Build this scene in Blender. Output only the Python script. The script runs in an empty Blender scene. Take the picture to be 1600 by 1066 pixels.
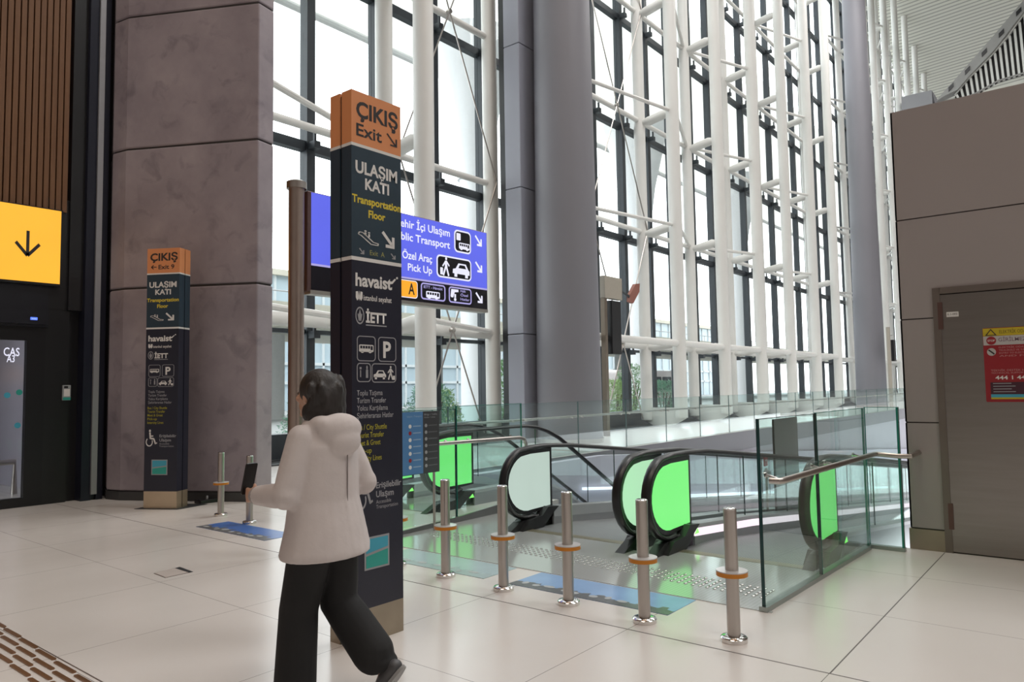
import bpy, math, random
from mathutils import Vector, Matrix
random.seed(7)
SC = bpy.context.scene
COL = SC.collection
R = math.radians

# ------------------------------------------------------------------ camera
cam_d = bpy.data.cameras.new('camera')
cam = bpy.data.objects.new('camera', cam_d)
COL.objects.link(cam)
cam_d.sensor_width = 36.0
cam_d.lens = 1153.17 / 1600 * 36.0
cam_d.clip_end = 600
_X = Vector((934, -60, -1153.17)).normalized()
_Y = Vector((-1430, -97, -1153.17)).normalized()
_Z = _X.cross(_Y).normalized()
_Y = _Z.cross(_X)
cam.matrix_world = Matrix.Translation((0, 0, 1.6)) @ Matrix((_X, _Y, _Z)).to_4x4()
SC.camera = cam

# ------------------------------------------------------------------ world, lights, exposure
SC.view_settings.view_transform = 'Standard'
SC.view_settings.look = 'None'
SC.view_settings.exposure = 0.0
SC.view_settings.gamma = 1.0
SC.view_settings.use_curve_mapping = False
SC.cycles.transparent_max_bounces = 48
SC.cycles.max_bounces = 10
SC.cycles.sample_clamp_indirect = 8.0
wd = bpy.data.worlds.new('overcast_sky'); SC.world = wd
wd.use_nodes = True
bg = wd.node_tree.nodes['Background']
bg.inputs[0].default_value = (0.94, 0.975, 1.0, 1)
bg.inputs[1].default_value = 3.5


def area(name, loc, sx, sy, radiance, color=(1, .97, .93), rot=(0, 0, 0)):
    d = bpy.data.lights.new(name, 'AREA'); d.shape = 'RECTANGLE'; d.size = sx; d.size_y = sy
    d.energy = radiance * sx * sy * math.pi; d.color = color
    o = bpy.data.objects.new(name, d); COL.objects.link(o); o.location = loc; o.rotation_euler = rot
    return o


for lx, ly in ((-4, -12), (-4, 4), (16, -12), (18, 5), (42, -6), (46, 7), (72, 0)):  # unseen area lamps added overhead to fill the hall
    area('hall_fill_light', (lx, ly, 31), 9, 9, 6.5 if lx < 0 else 11.0 if lx < 40 else 8.0, (1, .86, .74) if lx < 0 else (1, .98, .965))
area('lower_hall_light', (24, 6.0, -0.75), 16, 3.0, 0.8, (.92, .94, 1))
area('lower_hall_light', (50, 6.0, -0.75), 20, 3.0, 0.8, (.92, .94, 1))

# ------------------------------------------------------------------ materials
MATS = {}


def nt(name):
    m = bpy.data.materials.new(name); m.use_nodes = True
    t = m.node_tree
    return m, t, t.nodes['Principled BSDF'], t.nodes, t.links


def srgb(r, g, b):
    f = lambda c: (c / 255 / 12.92) if c / 255 <= .04045 else ((c / 255 + .055) / 1.055) ** 2.4
    return (f(r), f(g), f(b))


def mat(name, col, rough=.5, metal=0.0, var=.06, scale=6.0, bump=0.0, spec=.5, stretch=None):
    """Principled with a little procedural noise in colour and roughness."""
    if name in MATS: return MATS[name]
    m, t, p, N, L = nt(name)
    tc = N.new('ShaderNodeTexCoord'); no = N.new('ShaderNodeTexNoise')
    no.inputs['Scale'].default_value = scale; no.inputs['Detail'].default_value = 5
    if stretch:
        mp = N.new('ShaderNodeMapping'); mp.inputs['Scale'].default_value = stretch
        L.new(tc.outputs['Object'], mp.inputs[0]); L.new(mp.outputs[0], no.inputs['Vector'])
    else:
        L.new(tc.outputs['Object'], no.inputs['Vector'])
    mx = N.new('ShaderNodeMix'); mx.data_type = 'RGBA'
    mx.inputs[6].default_value = tuple(c * (1 - var) for c in col) + (1,)
    mx.inputs[7].default_value = tuple(min(1, c * (1 + var)) for c in col) + (1,)
    L.new(no.outputs['Fac'], mx.inputs[0]); L.new(mx.outputs[2], p.inputs['Base Color'])
    p.inputs['Roughness'].default_value = rough; p.inputs['Metallic'].default_value = metal
    p.inputs['Specular IOR Level'].default_value = spec
    if bump:
        b = N.new('ShaderNodeBump'); b.inputs['Strength'].default_value = bump; b.inputs['Distance'].default_value = .01
        L.new(no.outputs['Fac'], b.inputs['Height']); L.new(b.outputs[0], p.inputs['Normal'])
    MATS[name] = m
    return m


def emit(name, col, strength=1.0, base=(.02, .02, .02), var=.05, scale=1.5):
    if name in MATS: return MATS[name]
    m, t, p, N, L = nt(name)
    tc = N.new('ShaderNodeTexCoord'); no = N.new('ShaderNodeTexNoise'); no.inputs['Scale'].default_value = scale
    L.new(tc.outputs['Object'], no.inputs['Vector'])
    mx = N.new('ShaderNodeMix'); mx.data_type = 'RGBA'
    mx.inputs[6].default_value = tuple(c * (1 - var) for c in col) + (1,); mx.inputs[7].default_value = tuple(c * (1 + var) for c in col) + (1,)
    L.new(no.outputs['Fac'], mx.inputs[0]); L.new(mx.outputs[2], p.inputs['Emission Color'])
    p.inputs['Emission Strength'].default_value = strength
    p.inputs['Base Color'].default_value = base + (1,); p.inputs['Roughness'].default_value = .3
    MATS[name] = m
    return m


def glass(name, tint, refl=1.0, rough=0.0):
    """Thin architectural pane: see-through tint mixed with a Fresnel reflection."""
    if name in MATS: return MATS[name]
    m, t, p, N, L = nt(name)
    N.remove(p)
    tr = N.new('ShaderNodeBsdfTransparent'); gl = N.new('ShaderNodeBsdfGlossy'); fr = N.new('ShaderNodeFresnel')
    no = N.new('ShaderNodeTexNoise'); tc = N.new('ShaderNodeTexCoord'); no.inputs['Scale'].default_value = .6
    L.new(tc.outputs['Object'], no.inputs['Vector'])
    mc = N.new('ShaderNodeMix'); mc.data_type = 'RGBA'
    mc.inputs[6].default_value = tuple(c * .985 for c in tint) + (1,); mc.inputs[7].default_value = tint + (1,)
    L.new(no.outputs['Fac'], mc.inputs[0]); L.new(mc.outputs[2], tr.inputs[0])
    gl.inputs['Roughness'].default_value = rough; gl.inputs[0].default_value = (1, 1, 1, 1)
    ge = N.new('ShaderNodeNewGeometry'); io = N.new('ShaderNodeMapRange')     # same Fresnel on both faces of the sheet
    io.inputs[3].default_value = 1.45; io.inputs[4].default_value = 1 / 1.45
    L.new(ge.outputs['Backfacing'], io.inputs[0]); L.new(io.outputs[0], fr.inputs['IOR'])
    mu = N.new('ShaderNodeMath'); mu.operation = 'MULTIPLY'; mu.inputs[1].default_value = refl
    L.new(fr.outputs[0], mu.inputs[0])
    mix = N.new('ShaderNodeMixShader'); L.new(mu.outputs[0], mix.inputs[0]); L.new(tr.outputs[0], mix.inputs[1]); L.new(gl.outputs[0], mix.inputs[2])
    L.new(mix.outputs[0], N['Material Output'].inputs[0])
    MATS[name] = m
    return m


def stripes(name, c0, c1, axis, period, duty=.5, rough=.5, metal=0.0, bump=.4):
    """World-position stripes along one axis (slats, ribs, corrugation)."""
    if name in MATS: return MATS[name]
    m, t, p, N, L = nt(name)
    g = N.new('ShaderNodeNewGeometry'); s = N.new('ShaderNodeSeparateXYZ'); L.new(g.outputs['Position'], s.inputs[0])
    a = N.new('ShaderNodeMath'); a.operation = 'DIVIDE'; a.inputs[1].default_value = period; L.new(s.outputs[axis], a.inputs[0])
    f = N.new('ShaderNodeMath'); f.operation = 'FRACT'; L.new(a.outputs[0], f.inputs[0])
    c = N.new('ShaderNodeMath'); c.operation = 'LESS_THAN'; c.inputs[1].default_value = duty; L.new(f.outputs[0], c.inputs[0])
    mx = N.new('ShaderNodeMix'); mx.data_type = 'RGBA'; mx.inputs[6].default_value = c0 + (1,); mx.inputs[7].default_value = c1 + (1,)
    L.new(c.outputs[0], mx.inputs[0]); L.new(mx.outputs[2], p.inputs['Base Color'])
    p.inputs['Roughness'].default_value = rough; p.inputs['Metallic'].default_value = metal
    b = N.new('ShaderNodeBump'); b.inputs['Strength'].default_value = bump; b.inputs['Distance'].default_value = .02
    L.new(c.outputs[0], b.inputs['Height']); L.new(b.outputs[0], p.inputs['Normal'])
    MATS[name] = m
    return m


def floor_material():
    m, t, p, N, L = nt('polished_floor_tile')
    g = N.new('ShaderNodeNewGeometry'); s = N.new('ShaderNodeSeparateXYZ'); L.new(g.outputs['Position'], s.inputs[0])

    def joint(axis, off, per, w):
        a = N.new('ShaderNodeMath'); a.operation = 'SUBTRACT'; a.inputs[1].default_value = off - per * 40; L.new(s.outputs[axis], a.inputs[0])
        d = N.new('ShaderNodeMath'); d.operation = 'DIVIDE'; d.inputs[1].default_value = per; L.new(a.outputs[0], d.inputs[0])
        f = N.new('ShaderNodeMath'); f.operation = 'FRACT'; L.new(d.outputs[0], f.inputs[0])
        q = N.new('ShaderNodeMath'); q.operation = 'LESS_THAN'; q.inputs[1].default_value = w / per; L.new(f.outputs[0], q.inputs[0])
        return q
    j1 = joint(0, 4.35, 1.27, .0045); j2 = joint(1, 1.29, 1.275, .0045)
    mxj = N.new('ShaderNodeMath'); mxj.operation = 'MAXIMUM'; L.new(j1.outputs[0], mxj.inputs[0]); L.new(j2.outputs[0], mxj.inputs[1])
    no = N.new('ShaderNodeTexNoise'); no.inputs['Scale'].default_value = 1.2; no.inputs['Detail'].default_value = 6
    L.new(g.outputs['Position'], no.inputs['Vector'])
    c = N.new('ShaderNodeMix'); c.data_type = 'RGBA'; c.inputs[6].default_value = (.67, .635, .605, 1); c.inputs[7].default_value = (.73, .70, .675, 1)
    L.new(no.outputs['Fac'], c.inputs[0])
    k = N.new('ShaderNodeMix'); k.data_type = 'RGBA'; k.inputs[7].default_value = (.22, .20, .19, 1)
    L.new(mxj.outputs[0], k.inputs[0]); L.new(c.outputs[2], k.inputs[6]); L.new(k.outputs[2], p.inputs['Base Color'])
    n2 = N.new('ShaderNodeTexNoise'); n2.inputs['Scale'].default_value = 3.0; n2.inputs['Detail'].default_value = 4
    L.new(g.outputs['Position'], n2.inputs['Vector'])
    r = N.new('ShaderNodeMapRange'); r.inputs[3].default_value = .20; r.inputs[4].default_value = .27
    L.new(n2.outputs['Fac'], r.inputs[0]); L.new(r.outputs[0], p.inputs['Roughness'])
    p.inputs['Specular IOR Level'].default_value = .9
    MATS['floor'] = m
    return m


def concrete_material():
    m, t, p, N, L = nt('cast_concrete')
    tc = N.new('ShaderNodeTexCoord')
    n1 = N.new('ShaderNodeTexNoise'); n1.inputs['Scale'].default_value = .9; n1.inputs['Detail'].default_value = 8; n1.inputs['Roughness'].default_value = .6
    n2 = N.new('ShaderNodeTexNoise'); n2.inputs['Scale'].default_value = 3.2; n2.inputs['Detail'].default_value = 10; n2.inputs['Distortion'].default_value = .6
    for n in (n1, n2): L.new(tc.outputs['Object'], n.inputs['Vector'])
    cr = N.new('ShaderNodeValToRGB'); cr.color_ramp.elements[0].position = .3; cr.color_ramp.elements[0].color = (.24, .205, .235, 1)
    cr.color_ramp.elements[1].position = .72; cr.color_ramp.elements[1].color = (.40, .35, .378, 1)
    L.new(n1.outputs['Fac'], cr.inputs[0])
    c2 = N.new('ShaderNodeValToRGB'); c2.color_ramp.elements[0].position = .28; c2.color_ramp.elements[0].color = (.72, .72, .74, 1)
    c2.color_ramp.elements[1].position = .45; c2.color_ramp.elements[1].color = (1, 1, 1, 1)
    L.new(n2.outputs['Fac'], c2.inputs[0])
    mu = N.new('ShaderNodeMix'); mu.data_type = 'RGBA'; mu.blend_type = 'MULTIPLY'; mu.inputs[0].default_value = 1
    L.new(cr.outputs[0], mu.inputs[6]); L.new(c2.outputs[0], mu.inputs[7]); L.new(mu.outputs[2], p.inputs['Base Color'])
    p.inputs['Roughness'].default_value = .6
    b = N.new('ShaderNodeBump'); b.inputs['Strength'].default_value = .15; b.inputs['Distance'].default_value = .01
    L.new(n2.outputs['Fac'], b.inputs['Height']); L.new(b.outputs[0], p.inputs['Normal'])
    MATS['concrete'] = m
    return m


def wood_material():
    m, t, p, N, L = nt('walnut_slats')
    tc = N.new('ShaderNodeTexCoord'); mp = N.new('ShaderNodeMapping'); mp.inputs['Scale'].default_value = (14, 14, .5)
    no = N.new('ShaderNodeTexNoise'); no.inputs['Scale'].default_value = 3; no.inputs['Detail'].default_value = 7
    L.new(tc.outputs['Object'], mp.inputs[0]); L.new(mp.outputs[0], no.inputs['Vector'])
    cr = N.new('ShaderNodeValToRGB'); cr.color_ramp.elements[0].color = (.13, .058, .025, 1); cr.color_ramp.elements[1].color = (.24, .115, .05, 1)
    L.new(no.outputs['Fac'], cr.inputs[0]); L.new(cr.outputs[0], p.inputs['Base Color']); p.inputs['Roughness'].default_value = .5
    MATS['wood'] = m
    return m


FLOOR = floor_material(); CONC = concrete_material(); WOOD = wood_material()
STEEL = mat('brushed_steel', (.50, .46, .43), .3, 1.0, .10, 30, stretch=(1, 1, .05))
STEEL_DOOR = mat('brushed_steel_door', (.30, .28, .26), .28, 1.0, .12, 20, stretch=(1, .08, 1))
CHROME = mat('polished_steel', (.72, .70, .68), .12, 1.0, .04)
RUBBER = mat('black_rubber', (.012, .012, .013), .35, 0, .1)
BLACK = mat('black_panel', (.010, .010, .012), .35, 0, .1)
DARKMET = mat('dark_grey_metal', (.045, .05, .055), .4, .3, .1)
MULL = mat('anthracite_profile', (.035, .042, .05), .45, .2, .1)
WHITEP = mat('white_steel_paint', (.78, .77, .74), .4, 0, .03, 2)
CLAD = mat('grey_column_cladding', (.215, .21, .235), .5, 0, .04, .6)
CLADL = mat('pale_column_cladding', (.33, .34, .40), .4, 0, .04, .6)
CLADW = mat('grey_wall_panel', (.37, .335, .325), .38, .1, .05, .8)
PLINTH = mat('bronze_steel_plinth', (.36, .31, .24), .4, .8, .18, 5)
ORANGE = mat('orange_vinyl', (.76, .30, .125), .45, 0, .03)
TEAL = mat('slate_vinyl', (.026, .050, .074), .35, 0, .05)
NAVY = mat('navy_vinyl', (.018, .020, .036), .33, 0, .06)
WHITEV = mat('white_vinyl', (.78, .76, .74), .5, 0, .03)
GREYV = mat('grey_vinyl', (.36, .36, .38), .5, 0, .03)
YELLOWV = mat('yellow_vinyl', (.74, .58, .05), .5, 0, .03)
INK = mat('dark_lettering', (.035, .03, .032), .5, 0, .05)
COLLAR = mat('orange_collar', (.62, .22, .01), .35, 0, .05)
RED = mat('red_poster', (.30, .012, .02), .45, 0, .06)
YELLOWP = mat('yellow_poster', (.55, .42, .02), .45, 0, .05)
CYANV = mat('cyan_vinyl', (.06, .38, .52), .4, 0, .05)
GREENV = mat('teal_green_vinyl', (.03, .36, .30), .4, 0, .05)
GLASS = glass('green_tinted_glass', (.885, .955, .935), 1.0)
GLASSB = glass('clear_balustrade_glass', (.90, .965, .96), .55)
FGLASS = glass('facade_glass', (.97, .99, .985), .35)
GEDGE = mat('dark_glass_edge', (.008, .05, .05), .15, 0, .15, 3)
GLASSS = glass('clear_side_glass', (.955, .985, .98), .5)
GEDGEF = mat('grey_glass_edge', (.10, .17, .17), .2, 0, .15, 3)
GEDGEG = mat('green_glass_edge', (.02, .22, .17), .15, 0, .15, 3)
BELT = stripes('walkway_belt', (.30, .32, .33), (.17, .18, .185), 1, .022, .4, .45, .5, .5)
LANDING = stripes('landing_plate', (.60, .63, .62), (.54, .57, .56), 1, .03, .5, .14, .45, .03)
SKIRT = mat('grey_skirt', (.36, .36, .38), .35, .4, .06, 4)
DECKM = mat('deck_profile', (.55, .55, .56), .3, .6, .05)
GREEN_L = emit('green_backlit_panel', (.20, .90, .21), 1.0)
MINT_L = emit('mint_backlit_panel', (.50, .88, .55), .85)
PALE_L = emit('pale_backlit_panel', (.50, .62, .55), .95, var=.1)
STRIP_L = emit('lit_led_strip', (1.0, .84, .92), 1.1, var=.08, scale=9)
BLUE_L = emit('blue_sign_face', (.11, .135, .80), 1.05, var=.12)
WHITE_L = emit('white_sign_lettering', (.85, .85, 1.0), 1.0)
LILAC_L = emit('lilac_sign_line', (.42, .38, .75), 1.0)
ORANGE_L = emit('orange_backlit_face', (1.0, .47, .035), 1.1, var=.10, scale=1.0)
AMBER_L = emit('amber_sign_face', (1.0, .42, .02), 1.0)
BLACK_S = mat('black_sign_face', (.006, .005, .012), .25, 0, .1)
SKYBLUE = mat('blue_floor_vinyl', (.26, .42, .68), .25, 0, .2, 2.5)
GLAREBLUE = mat('glare_floor_vinyl', (.40, .52, .56), .22, 0, .12, 2.5)  # glare on the film is put into this paler colour
SKYLINE = mat('skyline_print', (.12, .13, .14), .3, 0, .5, 30)


# ------------------------------------------------------------------ mesh building
def wm(o):
    m = Matrix.Identity(4)
    while o is not None:
        m = o.matrix_basis @ m; o = o.parent
    return m


class Frame:
    """A flat face in the place: origin, right, up; n points to the reader."""
    def __init__(s, o, u, v):
        s.o = Vector(o); s.u = Vector(u).normalized(); s.v = Vector(v).normalized(); s.n = s.u.cross(s.v)

    def p(s, a, b, d=0.0): return s.o + s.u * a + s.v * b + s.n * d


class MB:
    def __init__(s): s.v = []; s.f = []

    def add(s, vs, fs):
        b = len(s.v); s.v += [Vector(x) for x in vs]; s.f += [tuple(b + i for i in f) for f in fs]; return s

    def box(s, a, b):
        x0, y0, z0 = [min(i, j) for i, j in zip(a, b)]; x1, y1, z1 = [max(i, j) for i, j in zip(a, b)]
        return s.add([(x0, y0, z0), (x1, y0, z0), (x1, y1, z0), (x0, y1, z0), (x0, y0, z1), (x1, y0, z1), (x1, y1, z1), (x0, y1, z1)],
                     [(0, 3, 2, 1), (4, 5, 6, 7), (0, 1, 5, 4), (1, 2, 6, 5), (2, 3, 7, 6), (3, 0, 4, 7)])

    def prism(s, poly, fr, d0, d1):
        n = len(poly); ar = sum(poly[i][0] * poly[(i + 1) % n][1] - poly[(i + 1) % n][0] * poly[i][1] for i in range(n))
        if ar < 0: poly = poly[::-1]
        vs = [fr.p(a, b, d0) for a, b in poly] + [fr.p(a, b, d1) for a, b in poly]
        fs = [tuple(range(n - 1, -1, -1)), tuple(range(n, 2 * n))] + [(i, (i + 1) % n, n + (i + 1) % n, n + i) for i in range(n)]
        return s.add(vs, fs)

    def column(s, poly, z0, z1):
        return s.prism(poly, Frame((0, 0, 0), (1, 0, 0), (0, 1, 0)), z0, z1)

    def tube(s, path, r, n=12, cap=True, r2=None, up=None):
        """Tube along a path; r a number or one per point; r2 gives an oval."""
        P = [Vector(p) for p in path]; rr = r if isinstance(r, (list, tuple)) else [r] * len(P)
        rings = []; prev = None
        for i, p in enumerate(P):
            t = (P[min(i + 1, len(P) - 1)] - P[max(i - 1, 0)]).normalized()
            if up is not None: a = Vector(up)
            elif prev is None: a = Vector((0, 0, 1)) if abs(t.z) < .9 else Vector((1, 0, 0))
            else: a = prev
            a = (a - t * a.dot(t)).normalized(); b = t.cross(a); prev = a
            q = rr[i] if r2 is None else r2
            rings.append([p + a * math.cos(2 * math.pi * k / n) * rr[i] + b * math.sin(2 * math.pi * k / n) * q for k in range(n)])
        return s.rings(rings, cap)

    def rings(s, rings, cap=True):
        n = len(rings[0]); vs = [q for rg in rings for q in rg]; fs = []
        for i in range(len(rings) - 1):
            for k in range(n): fs.append((i * n + k, i * n + (k + 1) % n, (i + 1) * n + (k + 1) % n, (i + 1) * n + k))
        if cap: fs += [tuple(range(n - 1, -1, -1)), tuple(range((len(rings) - 1) * n, len(rings) * n))]
        return s.add(vs, fs)

    def lathe(s, prof, c=(0, 0, 0), n=32):
        """profile (r, z) turned about a vertical axis."""
        c = Vector(c)
        return s.rings([[c + Vector((r * math.cos(2 * math.pi * k / n), r * math.sin(2 * math.pi * k / n), z)) for k in range(n)] for r, z in prof])

    def ball(s, c, rx, ry, rz, n=16, m=10, rot=None):
        c = Vector(c); rg = []
        for i in range(m + 1):
            a = -math.pi / 2 + math.pi * i / m; k = max(math.cos(a), .001)
            ring = [Vector((rx * k * math.cos(2 * math.pi * j / n), ry * k * math.sin(2 * math.pi * j / n), rz * math.sin(a))) for j in range(n)]
            rg.append([c + (rot @ q if rot else q) for q in ring])
        return s.rings(rg)

    def mesh(s, name, parent=None):
        M = wm(parent).inverted() if parent is not None else Matrix.Identity(4)
        me = bpy.data.meshes.new(name); me.from_pydata([M @ v for v in s.v], [], s.f); me.update()
        return me

    def build(s, name, m, parent=None, smooth=False, bevel=0.0, origin=None):
        if parent is None and origin is not None:
            o0 = Vector(origin); me = bpy.data.meshes.new(name); me.from_pydata([v - o0 for v in s.v], [], s.f); me.update()
        else:
            o0 = None; me = s.mesh(name, parent)
        ob = bpy.data.objects.new(name, me); COL.objects.link(ob); me.materials.append(m)
        if o0 is not None: ob.location = o0
        if parent is not None: ob.parent = parent
        if smooth: shade(me)
        if bevel:
            b = ob.modifiers.new('bevel', 'BEVEL'); b.width = bevel; b.segments = 2; b.limit_method = 'ANGLE'
        return ob


def shade(me, angle=40):
    me.polygons.foreach_set('use_smooth', [True] * len(me.polygons))
    try: me.set_sharp_from_angle(angle=R(angle))
    except Exception: pass


def tag(o, label, cat, group=None, kind=None):
    if label: o['label'] = label
    if cat: o['category'] = cat
    if group: o['group'] = group
    if kind: o['kind'] = kind
    return o


def struct(o): o['kind'] = 'structure'; return o


def root(name, loc, label, cat, group=None, rz=0.0):
    o = bpy.data.objects.new(name, None); COL.objects.link(o); o.location = loc; o.rotation_euler = (0, 0, rz)
    o.empty_display_size = .2
    if label: tag(o, label, cat, group)
    return o


def kids(o): return [c for c in COL.objects if c.parent == o]


KIDS = {}


def copy_tree(o, parent=None):
    c = o.copy(); COL.objects.link(c); c.parent = parent
    for ch in list(o.children): copy_tree(ch, c)
    return c


# 2-D outlines ------------------------------------------------------
def rect(x0, y0, x1, y1): return [(x0, y0), (x1, y0), (x1, y1), (x0, y1)]


def rrect(x0, y0, x1, y1, r, n=5):
    out = []
    for cx, cy, a0 in ((x1 - r, y0 + r, -90), (x1 - r, y1 - r, 0), (x0 + r, y1 - r, 90), (x0 + r, y0 + r, 180)):
        out += [(cx + r * math.cos(R(a0 + 90 * k / n)), cy + r * math.sin(R(a0 + 90 * k / n))) for k in range(n + 1)]
    return out


def disc(cx, cy, r, n=20, ry=None): return [(cx + r * math.cos(2 * math.pi * k / n), cy + (ry or r) * math.sin(2 * math.pi * k / n)) for k in range(n)]


def fit(polys, u0, v0, u1, v1):
    """unit-square outlines into a box"""
    return [[(u0 + x * (u1 - u0), v0 + y * (v1 - v0)) for x, y in p] for p in polys]


def bar2(a, b, w):
    ax, ay = a; bx, by = b; L = math.hypot(bx - ax, by - ay); nx, ny = -(by - ay) / L * w / 2, (bx - ax) / L * w / 2
    return [(ax + nx, ay + ny), (bx + nx, by + ny), (bx - nx, by - ny), (ax - nx, ay - ny)]


def stroke(pts, w): return [bar2(pts[i], pts[i + 1], w) for i in range(len(pts) - 1)] + [disc(p[0], p[1], w / 2, 10) for p in pts]


ARROW_DR = [bar2((.06, .96), (.80, .20), .2), [(.30, 0), (1, 0), (1, .72), (.80, .72), (.80, .2), (.30, .2)]]
ARROW_DR_THIN = [bar2((.05, .95), (.85, .12), .13), [(.35, 0), (1, 0), (1, .68), (.86, .68), (.86, .13), (.35, .13)]]
ARROW_D = [bar2((.5, 1), (.5, .05), .13), bar2((.02, .52), (.5, .03), .13), bar2((.98, .52), (.5, .03), .13)]
ARROW_L = [bar2((.02, .5), (1, .5), .16), bar2((.02, .5), (.42, .95), .16), bar2((.02, .5), (.42, .05), .16)]
BUS = [rrect(0, .14, 1, .86, .1), disc(.22, .12, .1, 12), disc(.76, .12, .1, 12)]
BUS_WIN = [rect(.07, .48, .2, .74), rect(.25, .48, .38, .74), rect(.43, .48, .56, .74), rect(.61, .48, .74, .74), rect(.79, .34, .93, .74)]
CAR = [[(0, .22), (.02, .5), (.18, .56), (.34, .92), (.78, .92), (.93, .56), (1, .46), (1, .2)], rect(.1, 0, .26, .3), rect(.74, 0, .9, .3)]
CAR_WIN = [[(.33, .6), (.41, .82), (.71, .82), (.79, .6)]]
WALKER = [disc(.55, .92, .085, 12), [(.42, .8), (.62, .82), (.66, .45), (.44, .42)], bar2((.5, .48), (.28, .02), .13), bar2((.58, .48), (.78, .02), .13),
          bar2((.48, .76), (.22, .5), .09), bar2((.6, .76), (.84, .55), .09)]
CASE = [rrect(.0, .05, .24, .42, .03, 2)]
ESCAL = stroke([(.0, .72), (.05, .86), (.2, .86), (.42, .62), (.74, .24), (.98, .2), (.96, .06), (.62, .06), (.3, .42), (.12, .62), (.02, .66), (.0, .72)], .06) + \
    [disc(.34, 1.0, .06, 10), bar2((.34, .9), (.34, .68), .09), disc(.52, .92, .055, 10), bar2((.52, .82), (.52, .58), .08)]
WHEEL = [disc(.42, .93, .075, 14), bar2((.42, .84), (.46, .46), .12), bar2((.44, .62), (.68, .62), .07), bar2((.45, .48), (.72, .46), .1), bar2((.72, .47), (.86, .16), .1), bar2((.84, .16), (.98, .22), .06)]


def ring2(cx, cy, r, w, a0=0, a1=360, n=24): return [[(cx + q * math.cos(R(a)), cy + q * math.sin(R(a))) for q, a in
                                                        ((r, a0 + (a1 - a0) * k / n), (r, a0 + (a1 - a0) * (k + 1) / n), (r - w, a0 + (a1 - a0) * (k + 1) / n), (r - w, a0 + (a1 - a0) * k / n))] for k in range(n)]


WHEEL += ring2(.38, .27, .27, .065, 130, 385)
LEAF = ring2(.5, .5, .5, .09) + [[(.5, .88), (.66, .5), (.5, .14), (.34, .5)], bar2((.28, .6), (.4, .2), .09), bar2((.72, .6), (.6, .2), .09)]
TULIP = [[(.0, .9), (.3, .95), (.42, .2), (.2, .02), (.0, .3)], [(1, .9), (.7, .95), (.58, .2), (.8, .02), (1, .3)], [(.5, 1), (.6, .5), (.5, .0), (.4, .5)]]


def flat(name, polys, fr, m, parent, d=.001, th=.0015):
    b = MB()
    for p in polys: b.prism(p, fr, d, d + th)
    return b.build(name, m, parent)


def outline(x0, y0, x1, y1, r, w):
    a = rrect(x0, y0, x1, y1, r); b = rrect(x0 + w, y0 + w, x1 - w, y1 - w, max(r - w, .001)); n = len(a)
    return [[a[i], a[(i + 1) % n], b[(i + 1) % n], b[i]] for i in range(n)]


_cap = {}


def text(name, s, fr, u0, u1, v0, cap, m, parent, bold=0.0, d=.0012):
    """lettering on a face, from u0 to u1 wide, capital height cap, standing on v0"""
    cu = bpy.data.curves.new('lettering', 'FONT'); cu.body = s; cu.size = 1.0; cu.offset = bold; cu.resolution_u = 3
    to = bpy.data.objects.new('lettering', cu); COL.objects.link(to)
    dg = bpy.context.evaluated_depsgraph_get(); me = bpy.data.meshes.new_from_object(to.evaluated_get(dg))
    bpy.data.objects.remove(to); bpy.data.curves.remove(cu)
    xs = [v.co.x for v in me.vertices]
    if not xs: return None
    x0, x1 = min(xs), max(xs); sx = (u1 - u0) / max(x1 - x0, 1e-6); sy = cap / .70
    M = wm(parent).inverted() if parent is not None else Matrix.Identity(4)
    for v in me.vertices: v.co = M @ fr.p(u0 + (v.co.x - x0) * sx, v0 + v.co.y * sy, d)
    me.update(); me.materials.clear(); me.materials.append(m); me.name = name
    ob = bpy.data.objects.new(name, me); COL.objects.link(ob)
    if parent is not None: ob.parent = parent
    return ob


exec_parts = True
FACE_Y = lambda x, y, z=0: Frame((x, y, z), (1, 0, 0), (0, 0, 1))      # a face looking towards -Y
FACE_X = lambda x, y, z=0: Frame((x, y, z), (0, -1, 0), (0, 0, 1))     # a face looking towards -X

# ================================================================== SETTING
DOORY = 12.3          # entrance wall plane
GY = 15.3             # glazing plane
RY, FY = 14.76, 13.25 # rear and front tube of the trusses
VX0, VY0, VY1 = 6.70, 1.93, 10.0   # opening in the floor


def ceil_z(x, y):
    z = 36.5 + min(3, max(0, 13.25 - y) * .06)
    if x > 74: z -= (x - 74) * .30
    return z


b = MB()
T = -.45
b.box((-25, -30, T), (8.05, 1.93, 0)); b.box((8.05, -30, T), (145, 1.55, 0)); b.box((-25, 1.93, T), (6.64, 12.6, 0)); b.box((6.64, 6.25, T), (8.75, 10, 0))
b.box((6.64, 10, T), (145, GY + .3, 0)); b.box((4.9, 12.6, T), (6.64, GY + .3, 0))
struct(b.build('floor', FLOOR))
b = MB(); b.box((5.26, 1.95, 0), (6.64, 6.18, .004)); b.box((5.24, 1.93, 0), (5.27, 6.2, .006))
struct(b.build('trim_1', LANDING))
b = MB(); b.box((6.7, -2, -4.7), (145, 16, -4.5)); struct(b.build('floor_lower', mat('lower_floor', (.42, .42, .45), .3, 0, .05)))
# sides of the opening
b = MB(); b.box((8.75, 10.0, -4.5), (145, 10.3, -.45)); struct(b.build('wall_north', mat('lower_wall', (.50, .49, .55), .5, 0, .04, 1)))
b = MB(); b.box((8.75, 9.98, -.62), (145, 10.02, 0)); struct(b.build('trim_2', mat('slab_fascia', (.24, .235, .26), .5, 0, .05, 1)))
b = MB(); b.box((6.5, -2, -4.5), (6.63, 16, -.45)); struct(b.build('wall_west', mat('lower_wall', (.5, .49, .55))))
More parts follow.
